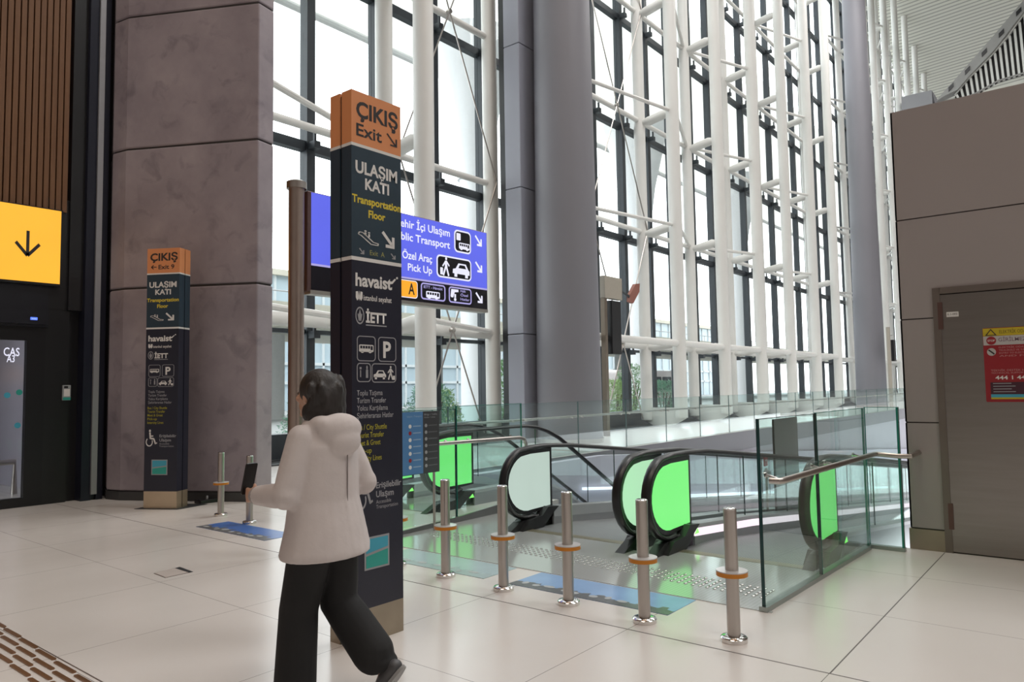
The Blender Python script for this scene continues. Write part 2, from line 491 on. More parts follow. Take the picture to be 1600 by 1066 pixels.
# ramp parapet on the far side of the opening: grey wedge under the slab, sloping away
b = MB(); b.prism([(15, 0), (62, -3.2), (62, -4.5), (10.5, -4.5), (10.5, 0)], FACE_Y(0, 9.35), -.2, 0)
struct(b.build('wall_ramp', mat('ramp_wall', (.52, .51, .60), .45, 0, .04, 1)))
# hall ceiling
b = MB(); xs = [-25, 0, 25, 50, 74, 80, 86, 90]; ys = [-30, 0, 4, 8, 13.25, 15.6]
vs = [(x, y, ceil_z(x, y)) for x in xs for y in ys]; ny = len(ys)
b.add(vs, [(i * ny + j, i * ny + j + 1, (i + 1) * ny + j + 1, (i + 1) * ny + j) for i in range(len(xs) - 1) for j in range(ny - 1)])
struct(b.build('ceiling', stripes('ribbed_ceiling', (.80, .80, .73), (.48, .48, .44), 0, .44, .35, .5, 0, .3)))
b = MB(); vs = [(x, y, 33.0 + max(0, 13 - y) * .22) for x in (90, 145) for y in (-30, 0, 5, 13, 15.6)]
b.add(vs, [(j, j + 1, 5 + j + 1, 5 + j) for j in range(4)])
struct(b.build('ceiling', mat('pale_ceiling', (.85, .86, .78), .6, 0, .05)))
b = MB(); b.box((-25.3, -30, 0), (-25, 12.3, 60)); struct(b.build('wall_behind', mat('hall_wall', (.35, .33, .32), .6)))
b = MB(); b.box((-25, -30.3, 0), (145, -30, 60)); struct(b.build('wall_south', mat('hall_wall', (.35, .33, .32))))
b = MB(); b.box((145, -30, -4.5), (145.3, 16, 60)); struct(b.build('wall_east', mat('hall_wall', (.35, .33, .32))))

# ---- entrance wall on the left: slatted wood over a black portal
b = MB(); b.box((-25, 12.6, 0), (3.0, 12.9, 45)); b.box((3.0, 12.6, 4.5), (5.0, 12.9, 45)); b.box((4.85, 12.9, 0), (5.1, 15.3, 45)); b.box((4.9, 12.56, 0), (5.5, 12.96, 45))
struct(b.build('wall_left', mat('black_backing', (.012, .011, .012), .6)))
b = MB(); x = 2.2; k = 0
while x < 4.42:
    b.box((x, 12.3, 4.40), (x + .066, 12.42, 22)); x += .086
b.box((2.1, 12.42, 4.4), (4.5, 12.6, 22))
o = struct(b.build('wall_slats', WOOD)); o.data.materials.append(BLACK)
b = MB(); b.box((-25, 12.4, 4.4), (2.1, 12.6, 22)); b.box((-25, 12.4, 0), (2.4, 12.6, 4.4)); struct(b.build('wall_left_panel', WOOD))
# black portal posts between the slats and the concrete column, pale trim strip
b = MB(); b.box((4.46, 12.28, 2.9), (4.66, 12.6, 30)); b.box((4.18, 12.34, 0), (4.5, 12.6, 2.9)); b.box((4.1, 12.33, 2.9), (4.5, 12.62, 4.6)); b.box((4.5, 12.42, 0), (4.66, 12.6, 2.9))
struct(b.build('trim_3', BLACK))
b = MB(); b.box((4.66, 12.2, 0), (4.80, 12.6, 30)); b.box((4.80, 12.24, 0), (4.875, 12.6, 30)); b.box((4.875, 12.2, 0), (4.97, 12.6, 30))
struct(b.build('trim_4', mat('blue_black_profile', (.014, .016, .03), .3, .2)))
b = MB(); b.box((4.79, 12.16, .09), (4.872, 12.26, 30)); struct(b.build('trim_5', mat('silver_trim', (.36, .36, .38), .35, .5)))

# ---- automatic glass door under the portal
d1 = struct(root('door_1', (3.0, 12.4, 0), None, None))
b = MB(); b.box((2.4, 12.3, 2.62), (4.2, 12.5, 3.26)); b.box((2.4, 12.26, 2.66), (4.18, 12.32, 2.86)); b.build('header', mat('portal_black', (.011, .012, .018), .3), d1)
fm = mat('door_black_frame', (.014, .014, .016), .3, .2)
b = MB(); b.box((3.94, 12.34, 0), (4.18, 12.44, 2.62)); b.box((2.4, 12.34, 2.42), (3.94, 12.44, 2.62)); b.box((2.4, 12.34, 0), (3.94, 12.44, .135)); b.build('frame', fm, d1)
b = MB(); b.box((2.4, 12.38, .135), (3.94, 12.395, 2.42)); b.build('pane', FGLASS, d1)
b = MB(); b.prism(rect(3.95, 2.72, 4.04, 2.76), FACE_Y(0, 12.26), 0, .006); b.build('status_light', emit('blue_status_light', (.1, .2, 1.0), 1.5), d1)
text('status_text', 'auto', FACE_Y(0, 12.25), 3.965, 4.025, 2.731, .016, WHITE_L, d1)
fr = FACE_Y(0, 12.38)
for cx, cz, r_, m_ in ((3.72, 1.62, .042, CYANV), (3.87, 1.66, .042, GREENV), (3.86, 1.18, .042, CYANV)):
    flat('door_dot', [disc(cx, cz, r_)], fr, m_, d1)
text('door_lettering', 'CAS', fr, 3.66, 3.86, 2.19, .12, WHITE_L, d1, .01); text('door_lettering', 'A3', fr, 3.70, 3.80, 2.10, .10, WHITE_L, d1, .01)
# what shows through the door: a lobby with a bench rail and a lit notice
b = MB(); b.box((-1, 16.5, 0), (4.8, 16.7, 3.2)); b.box((4.7, 12.9, 0), (4.85, 16.5, 3.2)); struct(b.build('wall_lobby', mat('lobby_wall', (.46, .43, .50), .4, 0, .1, 1.2)))
b = MB(); b.box((-1, 12.9, 3.2), (4.85, 16.7, 3.3)); struct(b.build('ceiling_lobby', mat('lobby_ceiling', (.5, .5, .5), .6)))
b = MB(); b.box((-25, 12.6, -.45), (4.9, 17, 0)); struct(b.build('floor_lobby', FLOOR))
area('lobby_light', (3.2, 14.6, 3.15), 1.6, .8, 2.2, (.95, .95, 1))
t = root('lit_notice', (4.2, 16.45, 1.6), 'small lit orange notice seen through the entrance door glass', 'sign')
b = MB(); b.prism(rect(4.02, 1.86, 4.42, 2.2), FACE_Y(0, 16.45), -.05, 0); b.build('notice_box', DARKMET, t)
flat('notice_face', [rect(4.05, 1.89, 4.39, 2.17)], FACE_Y(0, 16.45), emit('notice_face', (1.0, .5, .12), .8), t)
b = MB(); b.tube([(3.3, 14.2, 0), (3.3, 14.2, .52), (4.4, 14.2, .52), (4.4, 14.2, 0)], .05)
tag(b.build('barrier_rail', STEEL, smooth=True), 'low steel hoop rail behind the entrance door glass', 'rail')

# orange lit sign over the door
t = root('exit_light_box', (3.0, 12.3, 3.2), 'glowing orange light box with down arrow over the black door', 'sign')
b = MB(); b.box((2.2, 12.2, 3.24), (4.33, 12.3, 4.40)); b.build('housing', BLACK, t)
fr = FACE_Y(0, 12.2); flat('lit_face', [rect(2.22, 3.275, 4.305, 4.385)], fr, ORANGE_L, t)
flat('arrow', fit(ARROW_D, 3.71, 3.64, 4.03, 4.02), fr, INK, t, .004)
t = root('card_reader', (4.5, 12.42, 1.5), 'small pale card reader on the black portal post', 'card reader')
b = MB(); b.box((4.42, 12.30, 1.53), (4.53, 12.34, 1.76)); b.build('housing', mat('reader_grey', (.35, .37, .38), .4), t, bevel=.005)
flat('label', [rect(4.435, 1.59, 4.515, 1.70)], FACE_Y(0, 12.30), WHITEV, t); flat('teal_band', [rect(4.422, 1.535, 4.528, 1.575)], FACE_Y(0, 12.30), GREENV, t)
flat('slot', [rect(4.435, 1.715, 4.49, 1.745)], FACE_Y(0, 12.30), BLACK, t)

# ---- concrete column
cpoly = [(5.00, 12.12), (5.06, 11.80), (6.14, 9.83), (6.44, 9.90), (7.0, 11.0), (7.0, 12.2), (6.4, 13.0), (5.3, 13.0)]


def shrink(poly, d):
    cx = sum(p[0] for p in poly) / len(poly); cy = sum(p[1] for p in poly) / len(poly); out = []
    for x, y in poly:
        L = math.hypot(x - cx, y - cy); out.append((cx + (x - cx) * (L - d) / L, cy + (y - cy) * (L - d) / L))
    return out


t = root('concrete_column', (6, 11.5, 0), 'huge faceted raw concrete column with horizontal joints behind the small sign pylon', 'column')
zs = [.13, 3.24, 5.44, 7.58, 9.75, 11.9, 14.05, 36]
for z0, z1 in zip(zs, zs[1:]):
    b = MB(); b.column(cpoly, z0 + .014, z1 - .014); b.build('concrete_block', CONC, t, bevel=.02)
b = MB(); b.column(shrink(cpoly, .03), 0, 36); b.build('core', mat('joint_core_dark', (.05, .045, .045), .8), t)  # dark core visible in the joints between the blocks
b = MB(); b.column(shrink(cpoly, -.012), 0, .13); b.build('base_skirting', mat('dark_skirting', (.05, .05, .052), .4), t)
nrm = Vector((-.873, -.487, 0)); P0 = Vector((5.57, 10.9, .55)) + nrm * .03
b = MB(); b.tube([P0, P0 + nrm * .05], .025, 12); tag(b.build('wall_knob', BLACK, smooth=True), 'small black round knob low on the concrete column', 'knob')

# ---- right-hand wall block
b = MB(); b.box((8.06, -12, 0), (14, 1.57, 4.30)); struct(b.build('wall_right', mat('joint_black', (.05, .04, .04), .7)))
g = .006
zz = [.20, 1.213, 2.217, 3.203, 4.31]
for z0, z1 in zip(zz, zz[1:]):
    pass
b = MB()
for z0, z1 in zip(zz, zz[1:]):
    if z1 <= 2.3: b.box((8.05, 1.225 + .06, z0 + g), (8.07, 1.575, z1 - g))
    elif z0 < 2.44: b.box((8.05, 1.225 + .06, z0 + g), (8.07, 1.575, 2.5)); b.box((8.05, -12, z0 + g), (8.07, -.01, 2.5)); b.box((8.05, -12, 2.5), (8.07, 1.575, z1 - g))
    else: b.box((8.05, -12, z0 + g), (8.07, 1.575, z1 - g))
    b.box((8.05, -12, z0 + g), (8.07, -.01, min(z1 - g, 4.3))) if z1 < 2.6 else None
    b.box((8.05, 1.56, z0 + g), (14, 1.575, z1 - g))
struct(b.build('wall_right_cladding', CLADW))
b = MB(); b.box((8.035, 1.27, 0), (8.06, 1.585, .195)); b.box((8.05, 1.56, 0), (14, 1.585, .195)); b.box((8.035, -12, 0), (8.06, -.01, .195)); struct(b.build('baseboard_right', PLINTH))
d2 = struct(root('door_2', (8.05, .7, 0), None, None))
b = MB(); b.box((8.04, .06, .012), (8.062, 1.222, 2.43)); b.build('leaf', STEEL_DOOR, d2)
b = MB(); b.box((8.03, 1.222, 0), (8.06, 1.285, 2.50)); b.box((8.03, .0, 2.44), (8.06, 1.225, 2.50)); b.box((8.03, .0, 0), (8.06, .055, 2.44)); b.build('frame', mat('door_frame', (.20, .17, .15), .4, .6), d2)
b = MB(); b.box((8.025, 1.205, 2.10), (8.045, 1.245, 2.36)); b.build('hinge', mat('hinge_brown', (.14, .08, .07), .4, .5), d2)
b = MB(); b.box((8.025, 1.205, .22), (8.045, 1.245, .46)); b.build('hinge', MATS['hinge_brown'], d2)
f2 = FACE_X(8.04, 0)
t = root('door_tag', (8.04, 1.15, 2.2), 'tiny white sticker near the top corner of the steel door', 'sticker')
flat('sticker_face', [rect(-1.175, 2.215, -1.075, 2.262)], f2, WHITEV, t); text('sticker_text', 'E.1-002', f2, -1.165, -1.085, 2.232, .018, INK, t, d=.003)
# red warning poster
t = root('warning_poster', (8.04, .6, 1.4), 'red electrical warning poster with yellow header on the steel door', 'poster')
P = lambda a, b_: (a - .893, b_)   # a measured from the poster's edge
W_ = .62
b = MB(); b.prism(rrect(-.893, 1.41, -.893 + W_, 2.09, .012), f2, 0, .003); b.build('sheet', RED, t)
flat('yellow_header', [rect(-.89, 2.015, -.893 + W_ - .003, 2.085)], f2, YELLOWP, t, .003)
flat('white_band', [rect(-.89, 1.93, -.893 + W_ - .003, 2.013)], f2, mat('poster_white', (.50, .48, .47), .5), t, .003)
flat('warning_triangle', [[P(.02, 2.02), P(.11, 2.02), P(.065, 2.08)]], f2, INK, t, .005)
flat('warning_bolt', [[P(.035, 2.026), P(.095, 2.026), P(.065, 2.068)]], f2, YELLOWP, t, .0065)
text('header_text', 'ELEKTRİK ODASI - ELECTRIC ROOM', f2, -.893 + .13, -.893 + .60, 2.035, .03, mat('olive_ink', (.16, .12, .01), .5), t, .008, .005)
flat('stop_disc', [disc(-.893 + .065, 1.972, .038)], f2, RED, t, .005); text('stop_text', 'STOP', f2, -.893 + .037, -.893 + .093, 1.963, .018, WHITEV, t, .01, .007)
text('band_text', 'GİRİLMEZ / NO ENTRY', f2, -.893 + .12, -.893 + .60, 1.962, .034, mat('plum_ink', (.20, .12, .16), .5), t, .01, .005)
flat('no_entry_disc', [disc(-.893 + .062, 1.868, .035)], f2, MATS['poster_white'], t, .004); flat('no_entry_bar', [bar2(P(.04, 1.888), P(.084, 1.848), .012)], f2, INK, t, .006)
PINK = mat('pink_ink', (.50, .22, .22), .5)
for k_, s_ in enumerate(('ELEKTRİK ODASINA YETKİSİZ GİRMEK', 'TEHLİKELİ VE YASAKTIR. UNAUTHORIZED', 'ENTRY TO ELECTRIC ROOM IS DANGEROUS', 'AND FORBIDDEN')):
    text('warning_text', s_, f2, -.893 + .12, -.893 + .60, 1.90 - k_ * .026, .015, PINK, t, .006, .004)
text('hotline_text', 'TEKNİK DESTEK HATTI', f2, -.893 + .05, -.893 + .37, 1.69, .017, PINK, t, .006, .004)
text('hotline_text', 'TECHNICAL SUPPORT LINE', f2, -.893 + .05, -.893 + .37, 1.668, .014, PINK, t, .006, .004)
text('hotline_number', '444 1 442', f2, -.893 + .08, -.893 + .34, 1.615, .034, WHITEV, t, .02, .004)
flat('chart_panel', [rect(*P(.04, 1.48), *P(.40, 1.59))], f2, mat('maroon_panel', (.06, .015, .03), .5), t, .003)
for k_ in range(4): flat('chart_line', [rect(*P(.06, 1.575 - k_ * .025), *P(.2 + .03 * (k_ % 2), 1.582 - k_ * .025))], f2, GREYV, t, .005)
flat('chart_band', [rect(*P(.04, 1.452), *P(.40, 1.48))], f2, CYANV, t, .003); flat('chart_band', [rect(*P(.04, 1.436), *P(.40, 1.452))], f2, YELLOWP, t, .003)
flat('speech_bubble', [disc(-.893 + .46, 1.775, .11, 28, .062), [P(.37, 1.76), P(.385, 1.695), P(.43, 1.735)]], f2, WHITEV, t, .004)
flat('speech_bubble', [disc(-.893 + .46, 1.775, .1, 28, .053)], f2, INK, t, .006); text('bubble_text', 'SOS', f2, -.893 + .385, -.893 + .535, 1.752, .046, WHITEV, t, .02, .008)
for k_ in range(4): flat('check_box', [rect(*P(.435, 1.565 - k_ * .036), *P(.463, 1.59 - k_ * .036))], f2, WHITEV, t, .004)

# ---- service tower far beyond, showing over the right wall
t = root('concrete_tower', (73, 11.5, 0), 'far grey concrete block showing above the right wall before the white tubes', 'concrete block')
b = MB(); b.box((70, 10.45, 0), (80, 12.75, 26.3)); b.build('tower_block', mat('tower_concrete', (.34, .34, .36), .7, 0, .1, .4), t)
b = MB(); b.add([(70.2, 10.43, 22), (79, 10.43, 22), (79, 9.6, 22.6), (70.2, 9.9, 22.6), (70.2, 10.43, 26.3), (79, 10.43, 26.3)], [(0, 1, 2, 3), (3, 2, 5, 4), (0, 3, 4), (1, 5, 2), (0, 4, 5, 1)])
b.build('tower_buttress', mat('tower_dark', (.12, .12, .13), .7), t)
# ---- arched lunette under the far vault
def arc_pts(p0, p1, sag, n):
    out = []
    for k in range(n + 1):
        s = k / n; out.append((p0[0] + (p1[0] - p0[0]) * s, p0[1] + (p1[1] - p0[1]) * s + sag * 4 * s * (1 - s)))
    return out


AX = 66
t = root('ceiling_arch', (AX, 6, 23), 'curved grey arch with black and white fins under the far ceiling above the right wall', 'ceiling arch')
lun = FACE_X(AX, 0)      # u = -y
outer = [(-9.45, 23.8), (-8.93, 24.34), (-8.03, 25.22), (-7.15, 26.1), (-5.54, 27.7), (-3.5, 29.85), (0, 32.6), (5, 33.8)]
top_ = [(-8.25, 24.0), (-7.42, 24.93), (-5.81, 26.31), (-4.65, 27.54), (-3.5, 29.0), (0, 31.7), (5, 32.9)]
inner = [(-8.11, 23.62), (-7.48, 23.64), (-6.85, 23.78), (-5.4, 24.36), (-3.77, 24.5), (0, 24.9), (5, 25.2)]


def interp(pts, u):
    for (a, c), (a2, c2) in zip(pts, pts[1:]):
        if a <= u <= a2: return c + (c2 - c) * (u - a) / (a2 - a)
    return pts[0][1] if u < pts[0][0] else pts[-1][1]


b = MB()
for k in range(len(outer) - 1): b.prism([outer[k], outer[k + 1], (outer[k + 1][0], interp(top_, outer[k + 1][0])), (outer[k][0], min(outer[k][1] - .05, interp(top_, outer[k][0])))], lun, -.5, .5)
b.build('rim', mat('arch_rim', (.30, .30, .29), .5), t)
u = -8.6
while u < 4.5:
    b = MB(); c_ = (interp(outer, u) + interp(top_, u)) / 2 + .12; b.prism([(u, c_ - .22), (u + .35, c_ + .1), (u + .35, c_ + .42), (u, c_ + .12)], lun, .5, .56); u += 1.15; b.build('rim_slot', BLACK, t)
b = MB()
for k in range(60):
    ua, ub = -8.3 + k * .22, -8.3 + (k + 1) * .22
    b.prism([(ua, interp(inner, ua)), (ub, interp(inner, ub)), (ub, interp(top_, ub)), (ua, interp(top_, ua) + .02)], lun, -.4, -.3)
b.build('backing', mat('arch_backing', (.04, .04, .04), .7), t)
b = MB(); u = -8.1
while u < 4.8:
    lo, hi = interp(inner, u), interp(top_, u - .12); b.prism([(u, lo), (u + .16, lo), (u + .16 - .12, hi), (u - .12, hi)], lun, -.28, .1); u += .33
b.build('fins', mat('arch_fins', (.66, .67, .64), .5), t)
b = MB(); b.tube([lun.p(a, c, .1) for a, c in inner], .07, 8); b.build('lower_edge', mat('arch_rim', (.30, .30, .29)), t)
b = MB(); b.tube([lun.p(a, c, .15) for a, c in top_], .06, 8); b.build('upper_edge', mat('arch_fins', (.66, .67, .64)), t)
for u in (-3.0, 3.0):
    b = MB(); b.tube([lun.p(u, interp(outer, u) - .2, 0), lun.p(u, 37.5, 0)], .12, 8); b.build('hanger', DARKMET, t, True)

# ---- big grey round column beyond the opening, and a second one far along
for nm, cx, cy, r0, r1, lab in (('round_column', 18.15, 12.5, .97, .70, 'massive smooth grey round column beyond the escalators, nearest of two'),
                                ('round_column', 53.9, 12.5, .95, .70, 'far smooth grey round column between the white tubes and the right wall')):
    t = root(nm, (cx, cy, 0), lab, 'column', 'grey round columns')
    b = MB(); b.lathe([(r0 + (r1 - r0) * z / 36 * 1.1, z) for z in (0.12, 6, 12, 18, 24, 30, 38)], (cx, cy, 0), 48); b.build('shaft', CLAD, t, True)
    b = MB(); b.lathe([(r0 + .03, 0), (r0 + .03, .13)], (cx, cy, 0), 48); b.build('base_ring', STEEL, t, True)
t = root('clad_column', (17.5, 13.7, 0), 'pale lavender panelled square column just left of the massive round one', 'column')
zs = [0, 3.22, 7.64, 12.09, 16.5, 36.5]
for z0, z1 in zip(zs, zs[1:]):
    b = MB(); b.box((17.14, 13.4, z0 + .01), (18.3, 14.0, z1 - .01)); b.build('panel', CLADL, t, bevel=.02)
b = MB(); b.box((17.17, 13.43, 0), (18.28, 13.98, 36.5)); b.build('core', MATS['joint_core_dark'], t)
b = MB(); b.box((17.15, 14.0, 0), (18.2, 14.2, 36.5)); b.build('edge_strip', BLACK, t)

# ================================================================== FACADE
LV = [3.3, 8.0, 12.7, 17.4, 22.1, 26.8, 31.5]
TX = [8.2, 12.97, 17.34, 27.0, 31.45, 35.9, 40.3, 44.75, 49.1, 58.2, 62.6, 67.0, 71.4, 75.8, 80.2, 84.6, 89.0]
TLAB = ['white double-tube steel facade truss next to the concrete column, mostly hidden by it',
        'pair of white facade tubes standing behind the blue direction sign',
        'white facade tube just left of the pale panelled square column',
        'first white tube truss beyond the massive grey round column',
        'second white tube truss beyond the massive grey round column',
        'third white tube truss beyond the massive grey round column',
        'fourth white tube truss beyond the massive grey round column',
        'fifth white tube truss beyond the massive grey round column',
        'sixth white tube truss, just before the far grey round column',
        'first white tube truss past the far grey round column',
        'second white tube truss past the far grey round column',
        'third white tube truss past the far grey round column',
        'fourth white tube truss past the far grey round column',
        'fifth white tube truss past the far grey round column',
        'sixth white tube truss past the far grey round column',
        'seventh white tube truss past the far grey round column',
        'last white tube truss under the far ceiling']
for i, X in enumerate(TX):
    near = X < 55
    top = min(ceil_z(X, FY), 33 if X < 60 else 99)
    t = root('facade_truss', (X, FY, 0), TLAB[i], 'facade truss', 'white steel facade trusses')
    n = 24 if near else 12
    hasF = X != 17.34
    b = MB(); b.tube([(X, RY, .25), (X, RY, top)], .235, n); b.build('rear_tube', WHITEP, t, True)
    if hasF:
        b = MB(); b.tube([(X, FY, .35), (X, FY, ceil_z(X, FY) if X > 60 else top)], .265, n); b.build('front_tube', WHITEP, t, True)
        b = MB(); b.prism([(-RY - .16 + 0, .75), (-FY + .2, .75), (-FY + .2, .32), (-FY - .3, .06), (-RY + .35, .0), (-RY - .16, .25)], FACE_X(X - .02, 0), -.06, 0); b.build('foot_plate', WHITEP, t)
    lv = [z for z in LV if z < top - .5]
    nx = TX[i + 1] if i + 1 < len(TX) else X + 4.4
    px = TX[i - 1] if i else X - 4.4
    if X == 27.0: px = 18.6
    if X == 58.2: px = 54.6
    for k, z in enumerate(lv):
        if hasF:
            b = MB(); b.tube([(X, RY - .1, z - .12), (X, RY - .45, z - .1), (X, FY + .4, z + .02), (X, FY + .1, z + .02)], [.11, .19, .19, .12], 14); b.build('arm', WHITEP, t, True)
        px_ = px + .272
        if i:   # rails back to the truss before
            b = MB(); b.tube([(px_, RY, z), (X, RY, z)], .10 if k else .17, 10); b.build('rail', WHITEP, t, True)
            if hasF or k == 0:
                y0_, y1_ = (FY, RY) if (i % 2 == 0 or X == 17.34) else (RY, FY)
                if X in (12.97, 17.34): y0_, y1_ = FY, RY
                b = MB(); b.tube([(px_ + .035, y0_, z + .06), (X, y1_, z + .06)], .075, 8); b.build('diagonal_rail', WHITEP, t, True)
            if k == 0 and hasF and i > 2:
                b = MB(); b.tube([(px_, FY, z), (X, FY, z)], .13, 10); b.build('rail', WHITEP, t, True)
    if X in (17.34, 27.0):       # crossed tension rods in the bays either side of the big column
        xa, xb = (13.25, 17.34) if X == 17.34 else (22.6, 27.0)
        xm, hf = (xa + xb) / 2, (xb - xa) / 2
        for zc, zl in ((3.3, .3), (12.7, 8.05), (22.1, 17.45)):
            fl = (zc - zl) / 4.7
            for sg in (-1, 1):
                b = MB(); b.tube([(xm - sg * hf * fl, RY - .25, zl), (xm + sg * hf, RY - .25, zc + 4.7)], .024, 6); b.build('tension_rod', STEEL, t, True)
            b = MB(); b.tube([(xm, RY - .30, zc), (xm, RY - .16, zc)], .07, 12); b.build('rod_hub', STEEL, t, True)

# glazing: one window per bay of two lights, dark mullions and transoms
MX0, MD = 26.32, 2.2
edges = [MX0 + MD * k for k in range(-9, 30)]
wi = 0
k = 0
while k + 2 < len(edges):
    xa, xm, xb = edges[k], edges[k + 1], edges[k + 2]
    wi += 1
    t = struct(root('window_%d' % wi, (xm, GY, 0), None, None))
    top = 36.5 if xb < 74 else ceil_z(xb, GY)
    for xx in (xa, xm):
        b = MB(); b.box((xx - .12, GY - .16, .6), (xx + .12, GY + .14, top)); b.build('mullion', MULL, t)
    for z in LV:
        if z > top - 1: continue
        b = MB(); th = .24 if z > 4 else .10; b.box((xa + .12, GY - .10, z - .18 - th), (xm - .12, GY + .12, z - .18)); b.box((xm + .12, GY - .10, z - .18 - th), (xb - .12, GY + .12, z - .18)); b.build('transom', MULL, t)
        if xa < 45:
            b = MB()
            for xx in (xa, xm):
                b.box((xx - .09, GY - .42, z - .40), (xx + .09, GY - .16, z - .22)); b.box((xx - .09, GY - .42, z - .22), (xx - .03, GY - .36, z - .02))
            b.build('bracket', MULL, t)
    b = MB(); b.box((xa, GY - .2, 0), (xb, GY + .2, .62)); b.build('sill', MULL, t)
    b = MB(); b.box((xa + .12, GY, .62), (xm - .12, GY + .02, top)); b.build('pane', FGLASS, t)
    b = MB(); b.box((xm + .12, GY, .62), (xb - .12, GY + .02, top)); b.build('pane', FGLASS, t)
    k += 2
b = MB(); b.box((8.75, 14.95, 0), (95, 15.1, .05)); b.box((8.75, 14.2, 0), (95, 14.95, .03)); struct(b.build('trim_6', mat('floor_grille', (.06, .065, .07), .5, .3)))

# slim service posts with a camera or lamp head on the far floor
t = root('camera_post', (21.0, 12.9, 0), 'slim brown service post with black box and red-brown lamp head beside the massive round column', 'post')
b = MB(); b.box((20.80, 12.84, 0), (20.96, 13.0, 5.15)); b.build('post', mat('post_bronze', (.22, .18, .14), .4, .6), t)
b = MB(); b.box((20.78, 12.8, 4.55), (21.9, 13.0, 5.3)); b.build('head_box', mat('post_beige', (.40, .36, .30), .5), t, bevel=.02)
b = MB(); b.box((21.15, 12.78, 2.7), (21.75, 13.0, 4.5)); b.build('display_back', BLACK, t, bevel=.02)
b = MB(); b.tube([(21.9, 12.9, 4.9), (22.3, 12.8, 4.75), (22.4, 12.8, 4.65)], .04, 8); b.build('lamp_arm', DARKMET, t, True)
b = MB(); b.prism([(22.3, 4.55), (22.55, 4.5), (23.0, 4.95), (23.05, 5.25), (22.75, 5.2), (22.35, 4.8)], FACE_Y(0, 12.75), -.12, .0); b.build('lamp_head', mat('lamp_red', (.30, .12, .09), .5), t)
t = root('camera_post', (52.5, 11.2, 0), 'thin pale post with small dark camera near the far round column', 'post')
b = MB(); b.tube([(52.4, 11.0, 0), (52.4, 11.0, 5.2)], .12, 10); b.build('post', mat('post_beige', (.40, .36, .30)), t, True)
b = MB(); b.tube([(52.4, 11.0, 4.6), (53.4, 11.0, 4.7)], .06, 8); b.build('camera_arm', STEEL, t, True)
b = MB(); b.box((52.9, 10.8, 3.0), (53.5, 11.0, 4.4)); b.build('camera_housing', BLACK, t, bevel=.02)

# ================================================================== OUTSIDE
b = MB(); b.box((-30, GY + .3, -.5), (240, 220, -.3)); struct(b.build('ground_outside', mat('pale_paving', (.34, .35, .35), .8)))
HED = [mat('hedge_leaf', (.22, .40, .18), .6, 0, .4, 40), mat('hedge_leaf_blue', (.17, .34, .24), .6, 0, .4, 40), mat('hedge_leaf_light', (.32, .46, .19), .6, 0, .4, 40)]
BARK = mat('bark', (.12, .09, .07), .8)


def bush(x, y, z0, h, w, m, label, cat='bush', n=2200):
    t = root('garden_bush', (x, y, z0), label, cat, 'planting outside the glass')
    b = MB()
    for _ in range(n):
        a = random.uniform(0, 2 * math.pi); q = random.random() ** .5; hh = random.uniform(.12, 1)
        rr = w * q * (1 - .55 * max(0, hh - .45) / .55)
        c = Vector((x + rr * math.cos(a), y + rr * math.sin(a), z0 + h * hh)); s = random.uniform(.045, .10)
        d1 = Vector((random.uniform(-1, 1), random.uniform(-1, 1), random.uniform(-.2, 1))).normalized(); d2 = d1.cross(Vector((random.random(), random.random(), random.random()))).normalized()
        b.add([c - d2 * s * .45, c + d1 * s, c + d2 * s * .45, c + d1 * s * 2.1], [(0, 1, 3), (1, 2, 3)])
    b.build('leaves', m, t)
    b = MB()
    for k_ in range(4): b.tube([(x, y, z0), (x + random.uniform(-.4, .4) * w, y + random.uniform(-.4, .4) * w, z0 + h * .7)], .03, 6)
    b.build('stems', BARK, t)


for k_, (x, y, h, w) in enumerate(((16.6, 19.4, 1.9, 1.1), (18.8, 19.0, 2.1, 1.1), (20.75, 20.4, 1.9, .9), (22.3, 18.6, 3.0, .9), (14.3, 19.6, 1.9, 1.1), (31.0, 18.6, 2.2, 1.1), (33.2, 19.0, 3.0, 1.1), (38.5, 20, 2.2, 1.2))):
    bush(x, y, -.3, h, w, HED[k_ % 3], ('leafy green bush outside behind the left glass barrier, first from the left', 'leafy green bush outside the glass, second of the row by the barrier', 'pale green bush outside, third of the row by the barrier',
         'taller dark shrub outside beside the white tube before the pale column', 'green bush outside showing between the pylon and the white tube', 'green bush outside to the right of the massive round column',
         'tall shrub with red-brown twigs outside past the massive round column', 'low bush outside between the first and second white trusses')[k_])
# road viaduct and building far outside
t = root('viaduct', (20, 44, 0), 'pale beige elevated road far outside the glass', 'viaduct')
vm = mat('viaduct_concrete', (.56, .53, .45), .7, 0, .05)
b = MB(); b.box((-10, 40, 5.7), (150, 52, 6.4)); b.box((-10, 39.7, 6.4), (150, 40.1, 7.25)); b.box((-10, 39.4, 6.15), (150, 40, 6.45)); b.build('deck', vm, t)
for x in (14, 30, 46, 62, 78):
    b = MB(); b.tube([(x, 46, -.3), (x, 46, 5.7)], .8, 20); b.build('pier', mat('pier_concrete', (.5, .5, .5), .7), t, True)
b = MB(); b.tube([(-10, 39.7, 7.9), (150, 39.7, 7.9)], .05, 6)
for x in range(-8, 150, 4): b.tube([(x, 39.7, 7.2), (x, 39.7, 7.9)], .04, 6)
b.build('railing', mat('rail_grey', (.45, .46, .48), .5), t)
t = root('glass_building', (30, 70, 0), 'long pale blue glass-fronted building behind the elevated road outside', 'building')
bm_ = mat('curtain_blue', (.46, .56, .62), .25, 0, .15, .15)
b = MB(); b.box((-10, 66, -.3), (170, 74, 13.6)); b.build('curtain_wall', bm_, t)
b = MB()
for x in range(-8, 170, 3): b.box((x, 65.8, -.3), (x + .25, 66, 13.6))
for z in (2.4, 4.4, 7.4, 10.4): b.box((-10, 65.8, z), (170, 66, z + .3))
b.build('window_bars', mat('bar_pale', (.6, .64, .66), .5), t)
